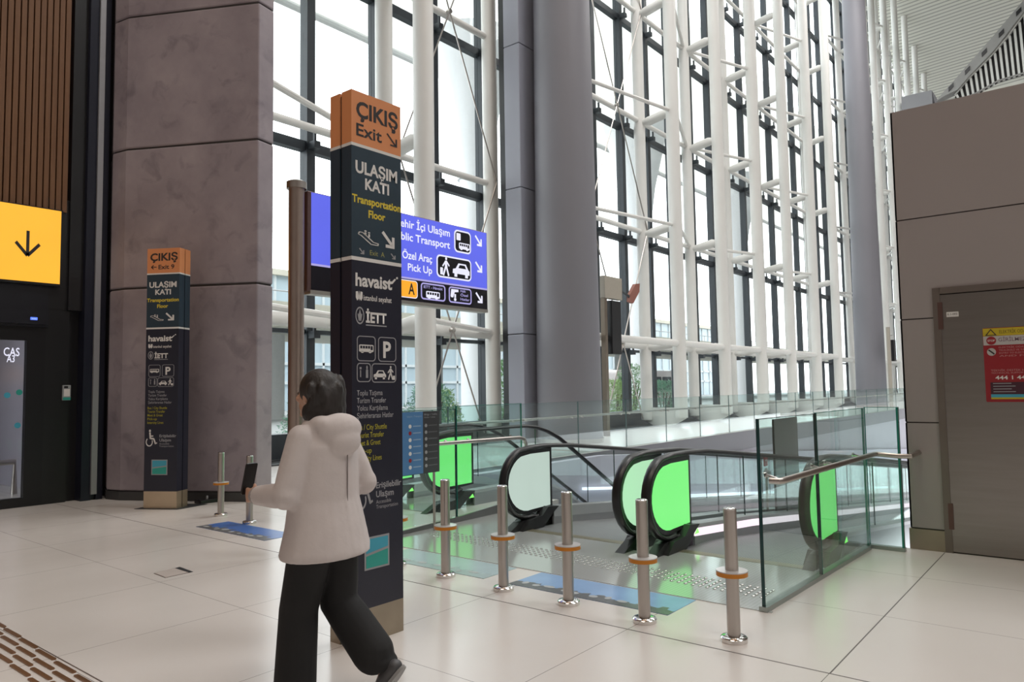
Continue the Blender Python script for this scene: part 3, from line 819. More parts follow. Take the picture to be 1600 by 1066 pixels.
b = MB(); b.box((-10, 65.5, 13.6), (170, 75, 14.2)); b.build('roof_edge', vm, t)
# big canopy with corrugated underside and its round columns
t = root('outside_canopy', (40, 30, 0), 'pale corrugated canopy high outside the facade', 'canopy')
b = MB(); vs = []
for i, (y, z) in enumerate(((17.5, 22.5), (24, 21.7), (30, 20.5))):
    vs += [(-12, y, z), (200, y, z)]
b.add(vs, [(0, 1, 3, 2), (2, 3, 5, 4)])
sm = stripes('corrugated_soffit', (.80, .78, .72), (.66, .64, .58), 0, .5, .5, .6)
_p = sm.node_tree.nodes['Principled BSDF']; _tl = sm.node_tree.nodes.new('ShaderNodeBsdfTranslucent'); _tl.inputs[0].default_value = (.85, .85, .80, 1)
_mx = sm.node_tree.nodes.new('ShaderNodeMixShader'); _mx.inputs[0].default_value = .6     # a light membrane roof lets daylight through
sm.node_tree.links.new(_p.outputs[0], _mx.inputs[1]); sm.node_tree.links.new(_tl.outputs[0], _mx.inputs[2]); sm.node_tree.links.new(_mx.outputs[0], sm.node_tree.nodes['Material Output'].inputs[0])
b.build('soffit', sm, t)
b = MB(); b.tube([(-12, 30, 20.4), (200, 30, 20.4)], .2, 8); b.build('edge_beam', mat('edge_pale', (.6, .6, .6), .5), t, True)
for q_, x in enumerate((29.2, 47, 65)):
    t2 = root('canopy_column', (x, 26, 0), ('white round canopy column outside seen behind the white tube left of the pale square column', 'white round canopy column outside, middle of three', 'farthest white round canopy column outside')[q_], 'column', 'round columns outside')
    b = MB(); b.lathe([(.85, -.3), (.80, 12.8)], (x, 26, 0), 28); b.build('shaft', mat('outside_white', (.80, .81, .84), .5, 0, .04), t2, True)
    b = MB(); b.lathe([(.92, 12.8), (.92, 13.3), (1.0, 13.9), (1.3, 16), (2.0, 19.0), (2.4, 20.6)], (x, 26, 0), 28); b.build('capital', mat('outside_white', (.80, .81, .84)), t2, True)
# vehicles under the road
for q_, (x, y, c_, lab) in enumerate(((54, 29, (.55, .50, .50), 'pale bus outside between the third and fourth white trusses'),)):
    t = root('city_bus', (x, y, -.3), lab, 'bus')
    b = MB(); b.prism(rrect(x - 5.5, .1, x + 5.5, 2.9, .3), FACE_Y(0, y), -2.5, 0); b.build('body', mat('bus_paint_%s' % 'ab'[q_], c_, .3), t)
    b = MB()
    for j in range(6): b.prism(rrect(x - 5.2 + j * 1.75, 1.3, x - 3.65 + j * 1.75, 2.4, .1), FACE_Y(0, y), 0, .03)
    b.build('windows', mat('bus_window', (.04, .05, .06), .1), t)
    for xx in (x - 3.4, x + 3.2):
        b = MB(); b.tube([(xx, y - .05, .15), (xx, y + .3, .15)], .5, 20); b.build('wheel', RUBBER, t, True)

# ================================================================== SIGN PYLONS
def pylon(name, fr, W, D, gap, H, label, n2, left_arrow, zsc=1.0, zw1=3.213, zw2=2.46, plinth=.214):
    """fr: front-face frame at floor level, u to the reader's right; slabs stack away from the reader."""
    t = root(name, fr.o, label, 'sign pylon')
    for s_, (d0, d1) in enumerate(((0, -D), (-D - gap, -2 * D - gap))):
        nm = 'front_slab' if s_ == 0 else 'rear_slab'
        def sl(z0, z1, m_, nm_, grow=0.0):
            b = MB(); b.prism(rect(-grow, z0, W + grow, z1), fr, d1 - grow, d0 + grow); return b.build(nm_, m_, t)
        sl(plinth, zw2 - .012, NAVY, nm)
        sl(zw2 - .012, zw2 + .012, WHITEV, 'white_line', .001)
        sl(zw2 + .012, zw1 - .010, TEAL, nm + '_upper')
        sl(zw1 - .010, zw1 + .010, WHITEV, 'white_line', .001)
        sl(zw1 + .010, H, ORANGE, 'orange_cap')
        sl(0, plinth, PLINTH if not left_arrow else mat('pylon_foot_steel', (.62, .50, .36), .35, .8, .15, 4), 'plinth')
    b = MB(); b.prism(rect(.01, .02, W - .01, H - .02), fr, -D - gap, -D); b.build('spine', BLACK, t)
    fu = fr
    k_ = W / .43; Z = lambda z: z * zsc
    tx = lambda nm, s, u0, u1, z, cap, m, bold=.0: text(nm, s, fu, u0 * k_, u1 * k_, Z(z), cap, m, t, bold)
    fl_ = lambda nm, ps, m, d=.001: flat(nm, ps, fu, m, t, d)
    B = lambda polys, u0, z0, u1, z1: fit(polys, u0 * k_, Z(z0), u1 * k_, Z(z1))
    tx('exit_lettering', 'ÇIKIŞ', .039, .403, 3.405, .105, INK, .03)
    if left_arrow:
        tx('exit_lettering', 'Exit 9', .150, .36, 3.285, .062, INK, .02); fl_('arrow', B(ARROW_L, .055, 3.285, .125, 3.345), INK)
    else:
        tx('exit_lettering', 'Exit', .039, .258, 3.278, .082, INK, .018); fl_('arrow', B(ARROW_DR_THIN, .30, 3.278, .395, 3.360), INK)
    tx('floor_lettering', 'ULAŞIM', .032, .394, 3.030, .078, WHITEV, .032); tx('floor_lettering', 'KATI', .112, .320, 2.930, .072, WHITEV, .032)
    tx('floor_lettering', 'Transportation', .003, .426, 2.830, .050, YELLOWV, .03); tx('floor_lettering', 'Floor', .140, .286, 2.745, .050, YELLOWV, .03)
    fl_('escalator_pictogram', B(ESCAL, .055, 2.563, .226, 2.650), WHITEV)
    fl_('arrow', B(ARROW_DR, .254, 2.565, .366, 2.672), WHITEV)
    if not left_arrow:
        fl_('arrow', B(ARROW_DR, .060, 2.493, .102, 2.531), GREYV); fl_('arrow', B(ARROW_DR, .332, 2.493, .375, 2.531), GREYV)
        tx('floor_lettering', 'Exit  A', .151, .277, 2.496, .034, mat('olive_vinyl', (.36, .36, .12), .5))
    tx('operator_lettering', 'havaist', .030, .343, 2.283, .082, WHITEV, .03); fl_('operator_swoosh', [[(x * k_, Z(z)) for x, z in p] for p in ([(.30, 2.315), (.345, 2.322), (.378, 2.355), (.366, 2.36), (.338, 2.335), (.30, 2.326)], [(.378, 2.36), (.395, 2.36), (.395, 2.374), (.382, 2.374)])], WHITEV)
    fl_('tulip_mark', B(TULIP, .032, 2.184, .087, 2.250), WHITEV); tx('operator_lettering', 'istanbul seyahat', .096, .338, 2.192, .036, WHITEV, .012)
    fl_('leaf_emblem', B(LEAF, .029, 2.032, .101, 2.146), GREYV); tx('operator_lettering', 'İETT', .115, .292, 2.049, .066, WHITEV, .035); fl_('operator_underline', [rect(.115 * k_, Z(2.026), .292 * k_, Z(2.034))], GREYV)
    for u0, z0, u1, z1 in ((.040, 1.793, .196, 1.958), (.218, 1.793, .376, 1.958), (.039, 1.658, .155, 1.782), (.162, 1.654, .375, 1.781)):
        fl_('pictogram_frame', outline(u0 * k_, Z(z0), u1 * k_, Z(z1), .026, .006), GREYV)
    fl_('bus_pictogram', B(BUS, .058, 1.845, .178, 1.91), WHITEV); fl_('bus_window_cut', B(BUS_WIN, .058, 1.845, .178, 1.91), NAVY, .003)
    tx('parking_lettering', 'P', .262, .330, 1.822, .105, WHITEV, .03)
    fl_('restroom_pictogram', B([rect(.1, 0, .3, .7), rect(0, .78, .4, 1)], .062, 1.69, .10, 1.755) + B([disc(.5, .9, .18, 10), rect(.25, 0, .75, .72)], .105, 1.685, .14, 1.76), GREYV)
    fl_('car_pictogram', B(CAR, .178, 1.676, .285, 1.74), WHITEV); fl_('car_window_cut', B(CAR_WIN, .178, 1.676, .285, 1.74), NAVY, .003)
    fl_('walker_pictogram', B(WALKER + [rect(.82, .0, 1.05, .3)], .285, 1.672, .36, 1.765), WHITEV)
    for j, s_ in enumerate(('Toplu Taşıma', 'Turizm Transfer', 'Yolcu Karşılama', 'Şehirlerarası Hatlar')):
        tx('service_lettering', s_, .040, (.255, .285, .30, .350)[j], 1.572 - j * .049, .034, GREYV, .008)
    for j, s_ in enumerate(('Bus / City Shuttle', 'Tourist Transfer', 'Meet & Greet', 'Pick-up', 'Intercity Lines')):
        tx('service_lettering', s_, .035, (.29, .265, .235, .16, .245)[j], 1.350 - j * .050, .034, mat('dim_yellow_vinyl', (.42, .38, .03), .5), .008)
    fl_('wheelchair_pictogram', B(WHEEL, .0 if left_arrow else .012, .84, .17, 1.07), GREYV if not left_arrow else WHITEV)
    tx('access_lettering', 'Erişilebilir', .196, .416, .966, .038, GREYV, .018); tx('access_lettering', 'Ulaşım', .196, .348, .908, .040, GREYV, .018)
    tx('access_lettering', 'Accessible', .196, .325, .866, .024, GREYV); tx('access_lettering', 'Transportation', .196, .385, .834, .024, GREYV)
    u0, z0, u1, z1 = .098, .455, .306, .662
    fl_('logo_frame', [rect(u0 * k_, Z(z0), u1 * k_, Z(z1))], GREYV); lw = u1 - u0; lh = z1 - z0
    q = lambda a, c: ((u0 + a * lw) * k_, Z(z0 + c * lh))
    fl_('logo_sky', [[q(.06, .5), q(.94, .62), q(.94, .94), q(.06, .94)]], CYANV, .003)
    fl_('logo_field', [[q(.06, .06), q(.94, .06), q(.94, .54), q(.06, .42)]], GREENV, .003)
    tx('logo_lettering', 'iGA', u0 + lw * .55, u0 + lw * .9, z0 + lh * .12, .035, mat('pale_teal', (.3, .6, .6), .5), .01)
    return t


pylon('sign_pylon', FACE_Y(3.02, 3.755), .43, .10, .02, 3.575, 'tall near sign pylon with orange Exit cap behind the walking person', '', False)
du = Vector((.502, -.865, 0))
sp = Vector((4.888, 10.648, 0))
pylon('sign_pylon', Frame(sp, du, (0, 0, 1)), .505, .12, .02, 3.685, 'small distant sign pylon with Exit 9 cap in front of the concrete column', '', True, zsc=3.685 / 3.575, zw1=3.319, zw2=2.538, plinth=.241)
fr = Frame(sp, du, (0, 0, 1)); b = MB(); c = [fr.p(-.1, 0, .06), fr.p(.56, 0, .06), fr.p(.72, 0, -.42), fr.p(-.02, 0, -.42)]
b.column([(p.x, p.y) for p in c], 0, .006); tag(b.build('floor_plate', DARKMET), 'thin dark floor plate under the small distant pylon', 'floor plate')

# ================================================================== BLUE DIRECTION SIGN
t = root('direction_sign', (4.4, 6.3, 0), 'blue lit direction sign on a steel post behind the near pylon', 'direction sign')
sy = 6.30
b = MB(); b.tube([(4.39, sy + .03, 0), (4.39, sy + .03, 3.72)], .078, 24); b.build('post', mat('sign_post_steel', (.42, .34, .30), .3, .9, .1), t, True)
b = MB(); b.lathe([(.1, 3.66), (.1, 3.73), (.06, 3.75)], (4.39, sy + .03, 0), 24); b.build('post_cap', STEEL, t, True)
b = MB(); b.lathe([(.16, 0), (.16, .02), (.1, .03)], (4.39, sy + .03, 0), 24); b.build('post_flange', STEEL, t, True)
b = MB(); b.box((4.50, sy, 2.625), (7.31, sy + .16, 3.665)); b.build('case', mat('sign_case', (.16, .10, .10), .35, .6), t, bevel=.01)
b = MB(); b.box((4.53, sy - .01, 2.60), (7.30, sy + .12, 2.64)); b.build('lower_rim', mat('sign_rim', (.5, .48, .44), .3, .8), t)
fr = FACE_Y(0, sy)
flat('blue_face', [rect(4.545, 2.915, 7.295, 3.655)], fr, BLUE_L, t, .001)
flat('white_rule', [rect(4.545, 2.895, 7.295, 2.917)], fr, LILAC_L, t, .002)
flat('black_face', [rect(4.545, 2.645, 7.295, 2.895)], fr, BLACK_S, t, .001)
S = lambda nm, s, u0, u1, z, cap: text(nm, s, fr, u0, u1, z, cap, WHITE_L, t, .018, .004)
S('destination_lettering', 'Şehir İçi Ulaşım', 5.69, 6.60, 3.502, .09); S('destination_lettering', 'Public Transport', 5.64, 6.60, 3.35, .09)
S('destination_lettering', 'Özel Araç', 5.80, 6.285, 3.135, .09); S('destination_lettering', 'Pick Up', 5.886, 6.284, 2.998, .085)
for box, cut in (((6.677, 3.325, 6.989, 3.612), None), ((6.360, 2.975, 6.989, 3.255), None)):
    flat('pictogram_border', [rrect(*box, .06)], fr, WHITE_L, t, .003)
    x0, z0, x1, z1 = box; flat('pictogram_field', [rrect(x0 + .02, z0 + .02, x1 - .02, z1 - .02, .045)], fr, BLACK_S, t, .005)
flat('bus_pictogram', fit(BUS, 6.76, 3.36, 6.96, 3.47), fr, WHITE_L, t, .007); flat('bus_pictogram', fit([rrect(0, 0, 1, 1, .1)], 6.715, 3.48, 6.79, 3.57), fr, WHITE_L, t, .007)
flat('bus_window_cut', fit(BUS_WIN, 6.76, 3.36, 6.96, 3.47), fr, BLACK_S, t, .009)
flat('walker_pictogram', fit(WALKER + CASE, 6.42, 3.0, 6.61, 3.235), fr, WHITE_L, t, .007); flat('car_pictogram', fit(CAR, 6.64, 3.01, 6.95, 3.20), fr, WHITE_L, t, .007)
flat('car_window_cut', fit(CAR_WIN, 6.64, 3.01, 6.95, 3.20), fr, BLACK_S, t, .009)
for z in (3.46, 3.115, 2.715): flat('arrow', fit(ARROW_DR, 7.066, z, 7.20, z + .135), fr, WHITE_L, t, .004)
flat('exit_letter_border', [rrect(5.74, 2.675, 6.04, 2.884, .04)], fr, WHITE_L, t, .003); flat('exit_letter_field', [rrect(5.75, 2.685, 6.03, 2.874, .035)], fr, AMBER_L, t, .005)
text('exit_letter', 'A', fr, 5.89, 5.99, 2.72, .13, INK, t, .02, .007)
for x0, x1 in ((6.093, 6.509), (6.569, 6.987)): flat('pictogram_border', outline(x0, 2.678, x1, 2.88, .045, .018), fr, LILAC_L, t, .004)
text('line_lettering', 'IETT - Havaist', fr, 6.14, 6.46, 2.815, .034, LILAC_L, t, .01, .004); flat('bus_pictogram', fit(BUS, 6.18, 2.69, 6.41, 2.80), fr, WHITE_L, t, .004); flat('bus_window_cut', fit(BUS_WIN, 6.18, 2.69, 6.41, 2.80), fr, BLACK_S, t, .006)
flat('taxi_pictogram', fit([[(0, .4), (.1, 1), (.95, 1), (.95, .8), (.5, .75), (.3, .3), (.1, .3)], disc(.55, .15, .14, 12), rect(.45, .3, .65, .6)], 6.60, 2.70, 6.75, 2.85), fr, WHITE_L, t, .004)
for j, s_ in enumerate(('Halk', 'Özel', 'Hatlar')): text('line_lettering', s_, fr, 6.78, (6.88, 6.92, 6.95)[j], 2.825 - j * .052, .032, LILAC_L, t, .01, .004)

# ================================================================== BOLLARDS
t0 = root('bollard', (0, 0, 0), None, None)
b = MB(); b.tube([(0, 0, .01), (0, 0, .815)], .041, 28); b.build('post', STEEL, t0, True)
b = MB(); b.lathe([(.041, .815), (.041, .822), (.033, .828)], n=28); b.build('cap', CHROME, t0, True)
b = MB(); b.lathe([(.041, 0), (.083, 0), (.083, .024), (.074, .033), (.041, .038)], n=28); b.build('flange', CHROME, t0, True)
b = MB(); b.lathe([(.041, .405), (.097, .405), (.097, .432), (.041, .432)], n=32); b.build('collar', COLLAR, t0, True)
b = MB(); b.lathe([(.041, .432), (.098, .432), (.097, .438), (.041, .439)], n=32); b.build('collar_top', mat('white_collar_top', (.75, .75, .75), .2, .3), t0, True)
pos = [(4.545, 1.917), (4.553, 2.552), (4.592, 3.206), (4.608, 3.846), (4.645, 4.52), (4.68, 5.17), (5.10, 8.307), (5.20, 9.147)]
bl = ['rightmost steel bollard, in front of the glass corner', 'steel bollard second from the right, before the bright green panel', 'steel bollard in the middle of the front row, by the blue floor sticker',
      'steel bollard before the pale escalator panel, second left of the floor sticker', 'steel bollard just right of the near pylon, before the left glass barrier', 'steel bollard mostly hidden behind the near pylon',
      'far steel bollard at the left elbow of the walking person', 'farthest steel bollard, beside the small distant pylon']
for i, (x, y) in enumerate(pos):
    o = t0 if i == 0 else copy_tree(t0)
    o.location = (x, y, 0); tag(o, bl[i], 'bollard', 'steel bollards across the walkway entrance')

# ================================================================== FLOOR STICKERS, HATCH, SOCKET, TACTILE BARS
def sticker(x0, x1, y0, y1, label, sky, city):
    t = root('floor_sticker', ((x0 + x1) / 2, (y0 + y1) / 2, 0), label, 'floor sticker', 'skyline stickers on the floor')
    b = MB(); b.box((x0, y0, 0), (x1, y1, .0025)); b.build('film', sky, t)
    fr = Frame((x0, y1, .0025), (0, -1, 0), (1, 0, 0)); L = y1 - y0; rnd = random.Random(int(y0 * 100))
    pts = [(0, .0)]; u = 0
    while u < L:
        h = rnd.uniform(.09, .17); pts += [(u, h), (min(u + .05, L), h + rnd.uniform(-.02, .03))]; u += .06
    pts += [(L, .1), (L, 0)]
    flat('skyline', [pts], fr, city, t, .0003, .0008)
    b2_ = []
    u = .1
    while u < L - .15:
        w = rnd.uniform(.04, .12); b2_.append(disc(u, rnd.uniform(.06, .12), w / 2, 10, rnd.uniform(.02, .04))); u += w + rnd.uniform(.03, .1)
    flat('skyline_domes', b2_, fr, mat('skyline_pale', (.42, .45, .47), .35), t, .0012, .0008)
    return t


sticker(4.77, 5.225, 2.49, 3.93, 'blue city skyline floor sticker between the front bollards', SKYBLUE, SKYLINE)
sticker(4.77, 5.225, 4.20, 5.60, 'floor sticker coloured pale for glare behind the bollard right of the near pylon', GLAREBLUE, mat('skyline_glare', (.36, .46, .48), .3))  # film and skyline colours paled to imitate glare
sticker(4.60, 5.02, 7.2, 8.65, 'blue skyline floor sticker by the walking person and far bollards', mat('deep_blue_floor_vinyl', (.05, .16, .50), .3, 0, .2, 2.5), SKYLINE)
t = root('floor_hatch', (3.32, 6.63, 0), 'square access hatch in the floor tiles with a dark slot', 'floor hatch')
hp = [(3.195, 6.747), (3.453, 6.78), (3.433, 6.502), (3.178, 6.493)]
b = MB(); b.column(hp, 0, .0015); b.build('hatch_frame', mat('hatch_dark', (.12, .09, .08), .5), t)
b = MB(); b.column(shrink(hp, .012), 0, .003); b.build('hatch_lid', mat('hatch_tile', (.58, .53, .50), .3), t)
b = MB(); b.column([(3.40, 6.765), (3.453, 6.78), (3.433, 6.502), (3.395, 6.50)], 0, .004); b.build('slot', DARKMET, t)
t = root('floor_socket', (5.72, 10.2, 0), 'flat black box on the floor at the foot of the concrete column', 'floor box')
b = MB(); b.box((5.55, 10.32, 0), (5.86, 10.50, .055)); b.build('housing', BLACK, t, bevel=.01)
b = MB(); b.tube([(5.70, 10.41, .05), (5.70, 10.41, .10)], .015, 8); b.build('plug', GREYV, t, True)
tb = MB(); tb.prism(rrect(-.145, -.013, .145, .013, .012, 3), Frame((0, 0, 0), (0, 1, 0), (-1, 0, 0)), 0, .006)
first = None
for r_ in range(4):
    for k_ in range(9):
        x = 1.787 - r_ * .062; y = 4.55 + k_ * .33 + (r_ % 2) * .16
        if y > 6.6 - .0: continue
        if first is None: first = tb.build('tactile_bar', mat('tactile_reflection', (.30, .17, .10), .3, .7, .15)); o = first  # orange reflection is put into the metal's base colour
        else: o = first.copy(); COL.objects.link(o)
        o.location = (x - (y - 4.55) * -.035, y, 0); tag(o, 'metal guide bar set in the floor at the lower left', 'tactile bar', 'tactile guide bars in the floor')
b = MB(); b.box((1.835, 4.2, 0), (1.842, 7, .002)); struct(b.build('trim_7', mat('hatch_dark', (.12, .09, .08))))
b = MB(); b.box((4.345, -12, 0), (4.355, 12.2, .0008)); b.box((4.35, 1.286, 0), (8.03, 1.293, .0008)); struct(b.build('trim_9', mat('joint_grout', (.13, .12, .115), .7)))
# studs on the landing plate
sb = MB(); sb.lathe([(.015, 0), (.015, .004), (.010, .0065), (.001, .007)], n=10)
first = None
for i in range(60):
    for j in range(5):
        y = 2.12 + i * .064; x = 5.56 + j * .062 + (y - 2.1) * .07
        if first is None: first = sb.build('tactile_stud', CHROME, smooth=True); o = first
        else: o = first.copy(); COL.objects.link(o)
        o.location = (x, y, .0045); tag(o, 'small shiny steel stud in the band before the walkways', 'tactile stud', 'steel studs before the walkways')

# ================================================================== GLASS BARRIERS
def pane(parent, a, b_, z0, z1, th=.02, m=GLASS, edge=GEDGEG, nm='glass_pane', gap=.006):
    """upright pane between floor points a and b, with polished dark edges"""
    a = Vector((a[0], a[1], 0)); b2 = Vector((b_[0], b_[1], 0)); u = (b2 - a); L = u.length; u.normalize()
    fr = Frame(a, u, (0, 0, 1)); bb = MB(); bb.prism(rect(gap, z0, L - gap, z1), fr, -th / 2, th / 2); g = bb.build(nm, m, parent)
    bb = MB(); e = .004
    bb.prism(rect(gap - .001, z0, gap + e, z1), fr, -th / 2 - .0005, th / 2 + .0005); bb.prism(rect(L - gap - e, z0, L - gap + .001, z1), fr, -th / 2 - .0005, th / 2 + .0005)
    bb.prism(rect(gap, z1 - .004, L - gap, z1 + .001), fr, -th / 2 - .0005, th / 2 + .0005)
    bb.build('glass_edge', edge, g)
    return g


def rail_brackets(t, pts, off):
    for x, y, z in pts:
        b = MB(); b.tube([(x, y, z), (x + off[0], y + off[1], z + .03)], .011, 8); b.tube([(x + off[0] * .98, y + off[1] * .98, z + .03), (x + off[0] * 1.1, y + off[1] * 1.1, z + .03)], .022, 12); b.build('bracket', CHROME, t, True)


t = root('glass_barrier', (6.5, 1.9, 0), 'tall green-edged glass barrier with steel handrail beside the steel door', 'glass barrier')
GNY = [(5.24, 1.985), (6.40, 1.93), (7.80, 1.90)]
pane(t, GNY[0], GNY[1], .02, 1.355, .024, GLASS, GEDGE); pane(t, GNY[1], GNY[2], .02, 1.36, .02, GLASS, GEDGEG)
pane(t, (7.86, 1.905), (7.86, 1.60), .02, 1.365, .028, GLASS, GEDGEG)
b = MB(); b.box((7.835, 1.595, .02), (7.885, 1.612, 1.366)); b.build('glass_edge', GEDGEG, t)
b = MB(); b.prism(rect(0, 0, 2.56, .035), Frame((5.23, 1.985, 0), (2.57, -.085, 0), (0, 0, 1)), -.03, .03); b.box((7.83, 1.59, 0), (7.90, 1.93, .035)); b.build('floor_channel', mat('channel_steel', (.36, .40, .38), .35, .8), t)
b = MB(); b.tube([(5.30, 1.93, .915), (5.30, 1.86, .915), (5.33, 1.845, .918), (7.70, 1.80, .918), (7.77, 1.78, .918), (7.78, 1.70, .912), (7.78, 1.60, .905), (7.80, 1.50, .905), (8.05, 1.47, .925)], .0235, 14); b.build('handrail', STEEL, t, True)
rail_brackets(t, [(5.32, 1.85, .92), (6.28, 1.82, .90), (6.62, 1.815, .90), (7.45, 1.80, .90)], (0, .11, 0))

t = root('glass_barrier', (6.5, 6.25, 0), 'green glass barrier with info board and steel handrail right of the near pylon', 'glass barrier')
pane(t, (5.24, 6.23), (6.62, 6.25), .06, 1.365, .02, GLASS, GEDGE); pane(t, (6.62, 6.25), (7.93, 6.26), .06, 1.40, .02, GLASS, GEDGEG)
b = MB(); b.prism([(0, 0), (1.42, 0), (1.42, .065), (0, .03)], Frame((5.22, 6.19, 0), (1, .01, 0), (0, 0, 1)), -.03, .0); b.prism([(1.42, 0), (2.5, 0), (2.5, .13), (1.42, .065)], Frame((5.22, 6.19, 0), (1, .01, 0), (0, 0, 1)), -.03, .0)
b.build('floor_channel', mat('channel_grey', (.20, .20, .20), .35, .7), t)
b = MB(); b.tube([(5.3, 6.14, .98), (7.55, 6.14, .955), (7.74, 6.14, .95), (7.83, 6.14, .925), (7.87, 6.14, .86), (7.88, 6.14, .74)], .0235, 14); b.build('handrail', STEEL, t, True)
rail_brackets(t, [(6.42, 6.15, .95), (6.82, 6.15, .945), (7.66, 6.15, .94)], (0, .08, 0))
# info board standing inside the barrier
t = root('info_board', (5.9, 6.1, 0), 'blue and charcoal information board against the left glass barrier', 'information board')
fr = FACE_Y(0, 6.045)
b = MB(); b.prism(rect(5.30, .665, 6.125, 1.36), fr, -.03, 0); b.build('board', DARKMET, t)
flat('blue_panel', [rect(5.302, .67, 5.863, 1.358)], fr, mat('board_blue', (.09, .23, .47), .35, 0, .06), t); flat('charcoal_panel', [rect(5.863, .67, 6.123, 1.358)], fr, mat('board_charcoal', (.05, .05, .055), .4), t)
text('board_heading', 'Ulaşım / Transport', fr, 5.62, 5.845, 1.30, .02, mat('board_pale', (.3, .42, .58), .5), t, .004, .003); text('board_heading', 'Bilgi / Info', fr, 5.885, 6.09, 1.315, .02, GREYV, t, .004, .003); text('board_heading', 'Hatlar / Lines', fr, 5.885, 6.06, 1.285, .016, GREYV, t, .004, .003)
for j in range(7):
    z = 1.20 - j * .075
    flat('board_icon', [disc(5.665, z, .022, 12)], fr, (WHITEV, RED)[j % 4 == 1], t, .003); flat('board_line', [rect(5.71, z - .006, 5.83, z + .006)], fr, mat('board_pale', (.3, .42, .58)), t, .003)
    flat('board_icon', [disc(5.91, z, .02, 12)], fr, GREYV, t, .003); flat('board_line', [rect(5.945, z - .006, 6.09, z + .006)], fr, mat('board_dim', (.13, .13, .14), .5), t, .003)
b = MB(); b.tube([(5.36, 6.06, 0), (5.36, 6.06, .67)], .015, 8); b.build('leg', STEEL, t, True)
b = MB(); b.tube([(6.05, 6.06, 0), (6.05, 6.06, .67)], .015, 8); b.build('leg', STEEL, t, True)

# long balustrade along the far side of the opening
FJ = [8.2, 10.5, 12.8] + [15.05 + 2.29 * k for k in range(27)]
t = root('glass_balustrade', (30, 10.12, 0), 'long frameless glass balustrade along the far edge of the floor opening', 'balustrade')
for a, c in zip(FJ, FJ[1:]): pane(t, (a, 10.12), (c, 10.12), -.3, 1.265, .02, GLASSB, GEDGEF)
b = MB(); b.tube([(8.2, 10.22, .90), (FJ[-1], 10.22, .90)], .028, 10); b.build('handrail', STEEL, t, True)
for x in FJ[1:]:
    for dx in (-.22, .22):
        b = MB(); b.tube([(x + dx, 10.12, .88), (x + dx, 10.22, .90)], .02, 8); b.build('bracket', STEEL, t, True)
# return balustrade by the escalator landing
t = root('glass_balustrade', (8.6, 8.9, 0), 'short glass balustrade behind the escalator with the green panel, beside the far edge', 'balustrade')
pane(t, (8.72, 8.75), (8.72, 10.1), 0, 1.265, .02, GLASSB, GEDGEG)

# ================================================================== MOVING WALKWAYS AND ESCALATOR
def smooth_drop(x, xs, slope, ln):
    if x <= xs: return 0
    if x >= xs + ln: return slope * (x - xs - ln / 2)
    return slope * (x - xs) ** 2 / (2 * ln)


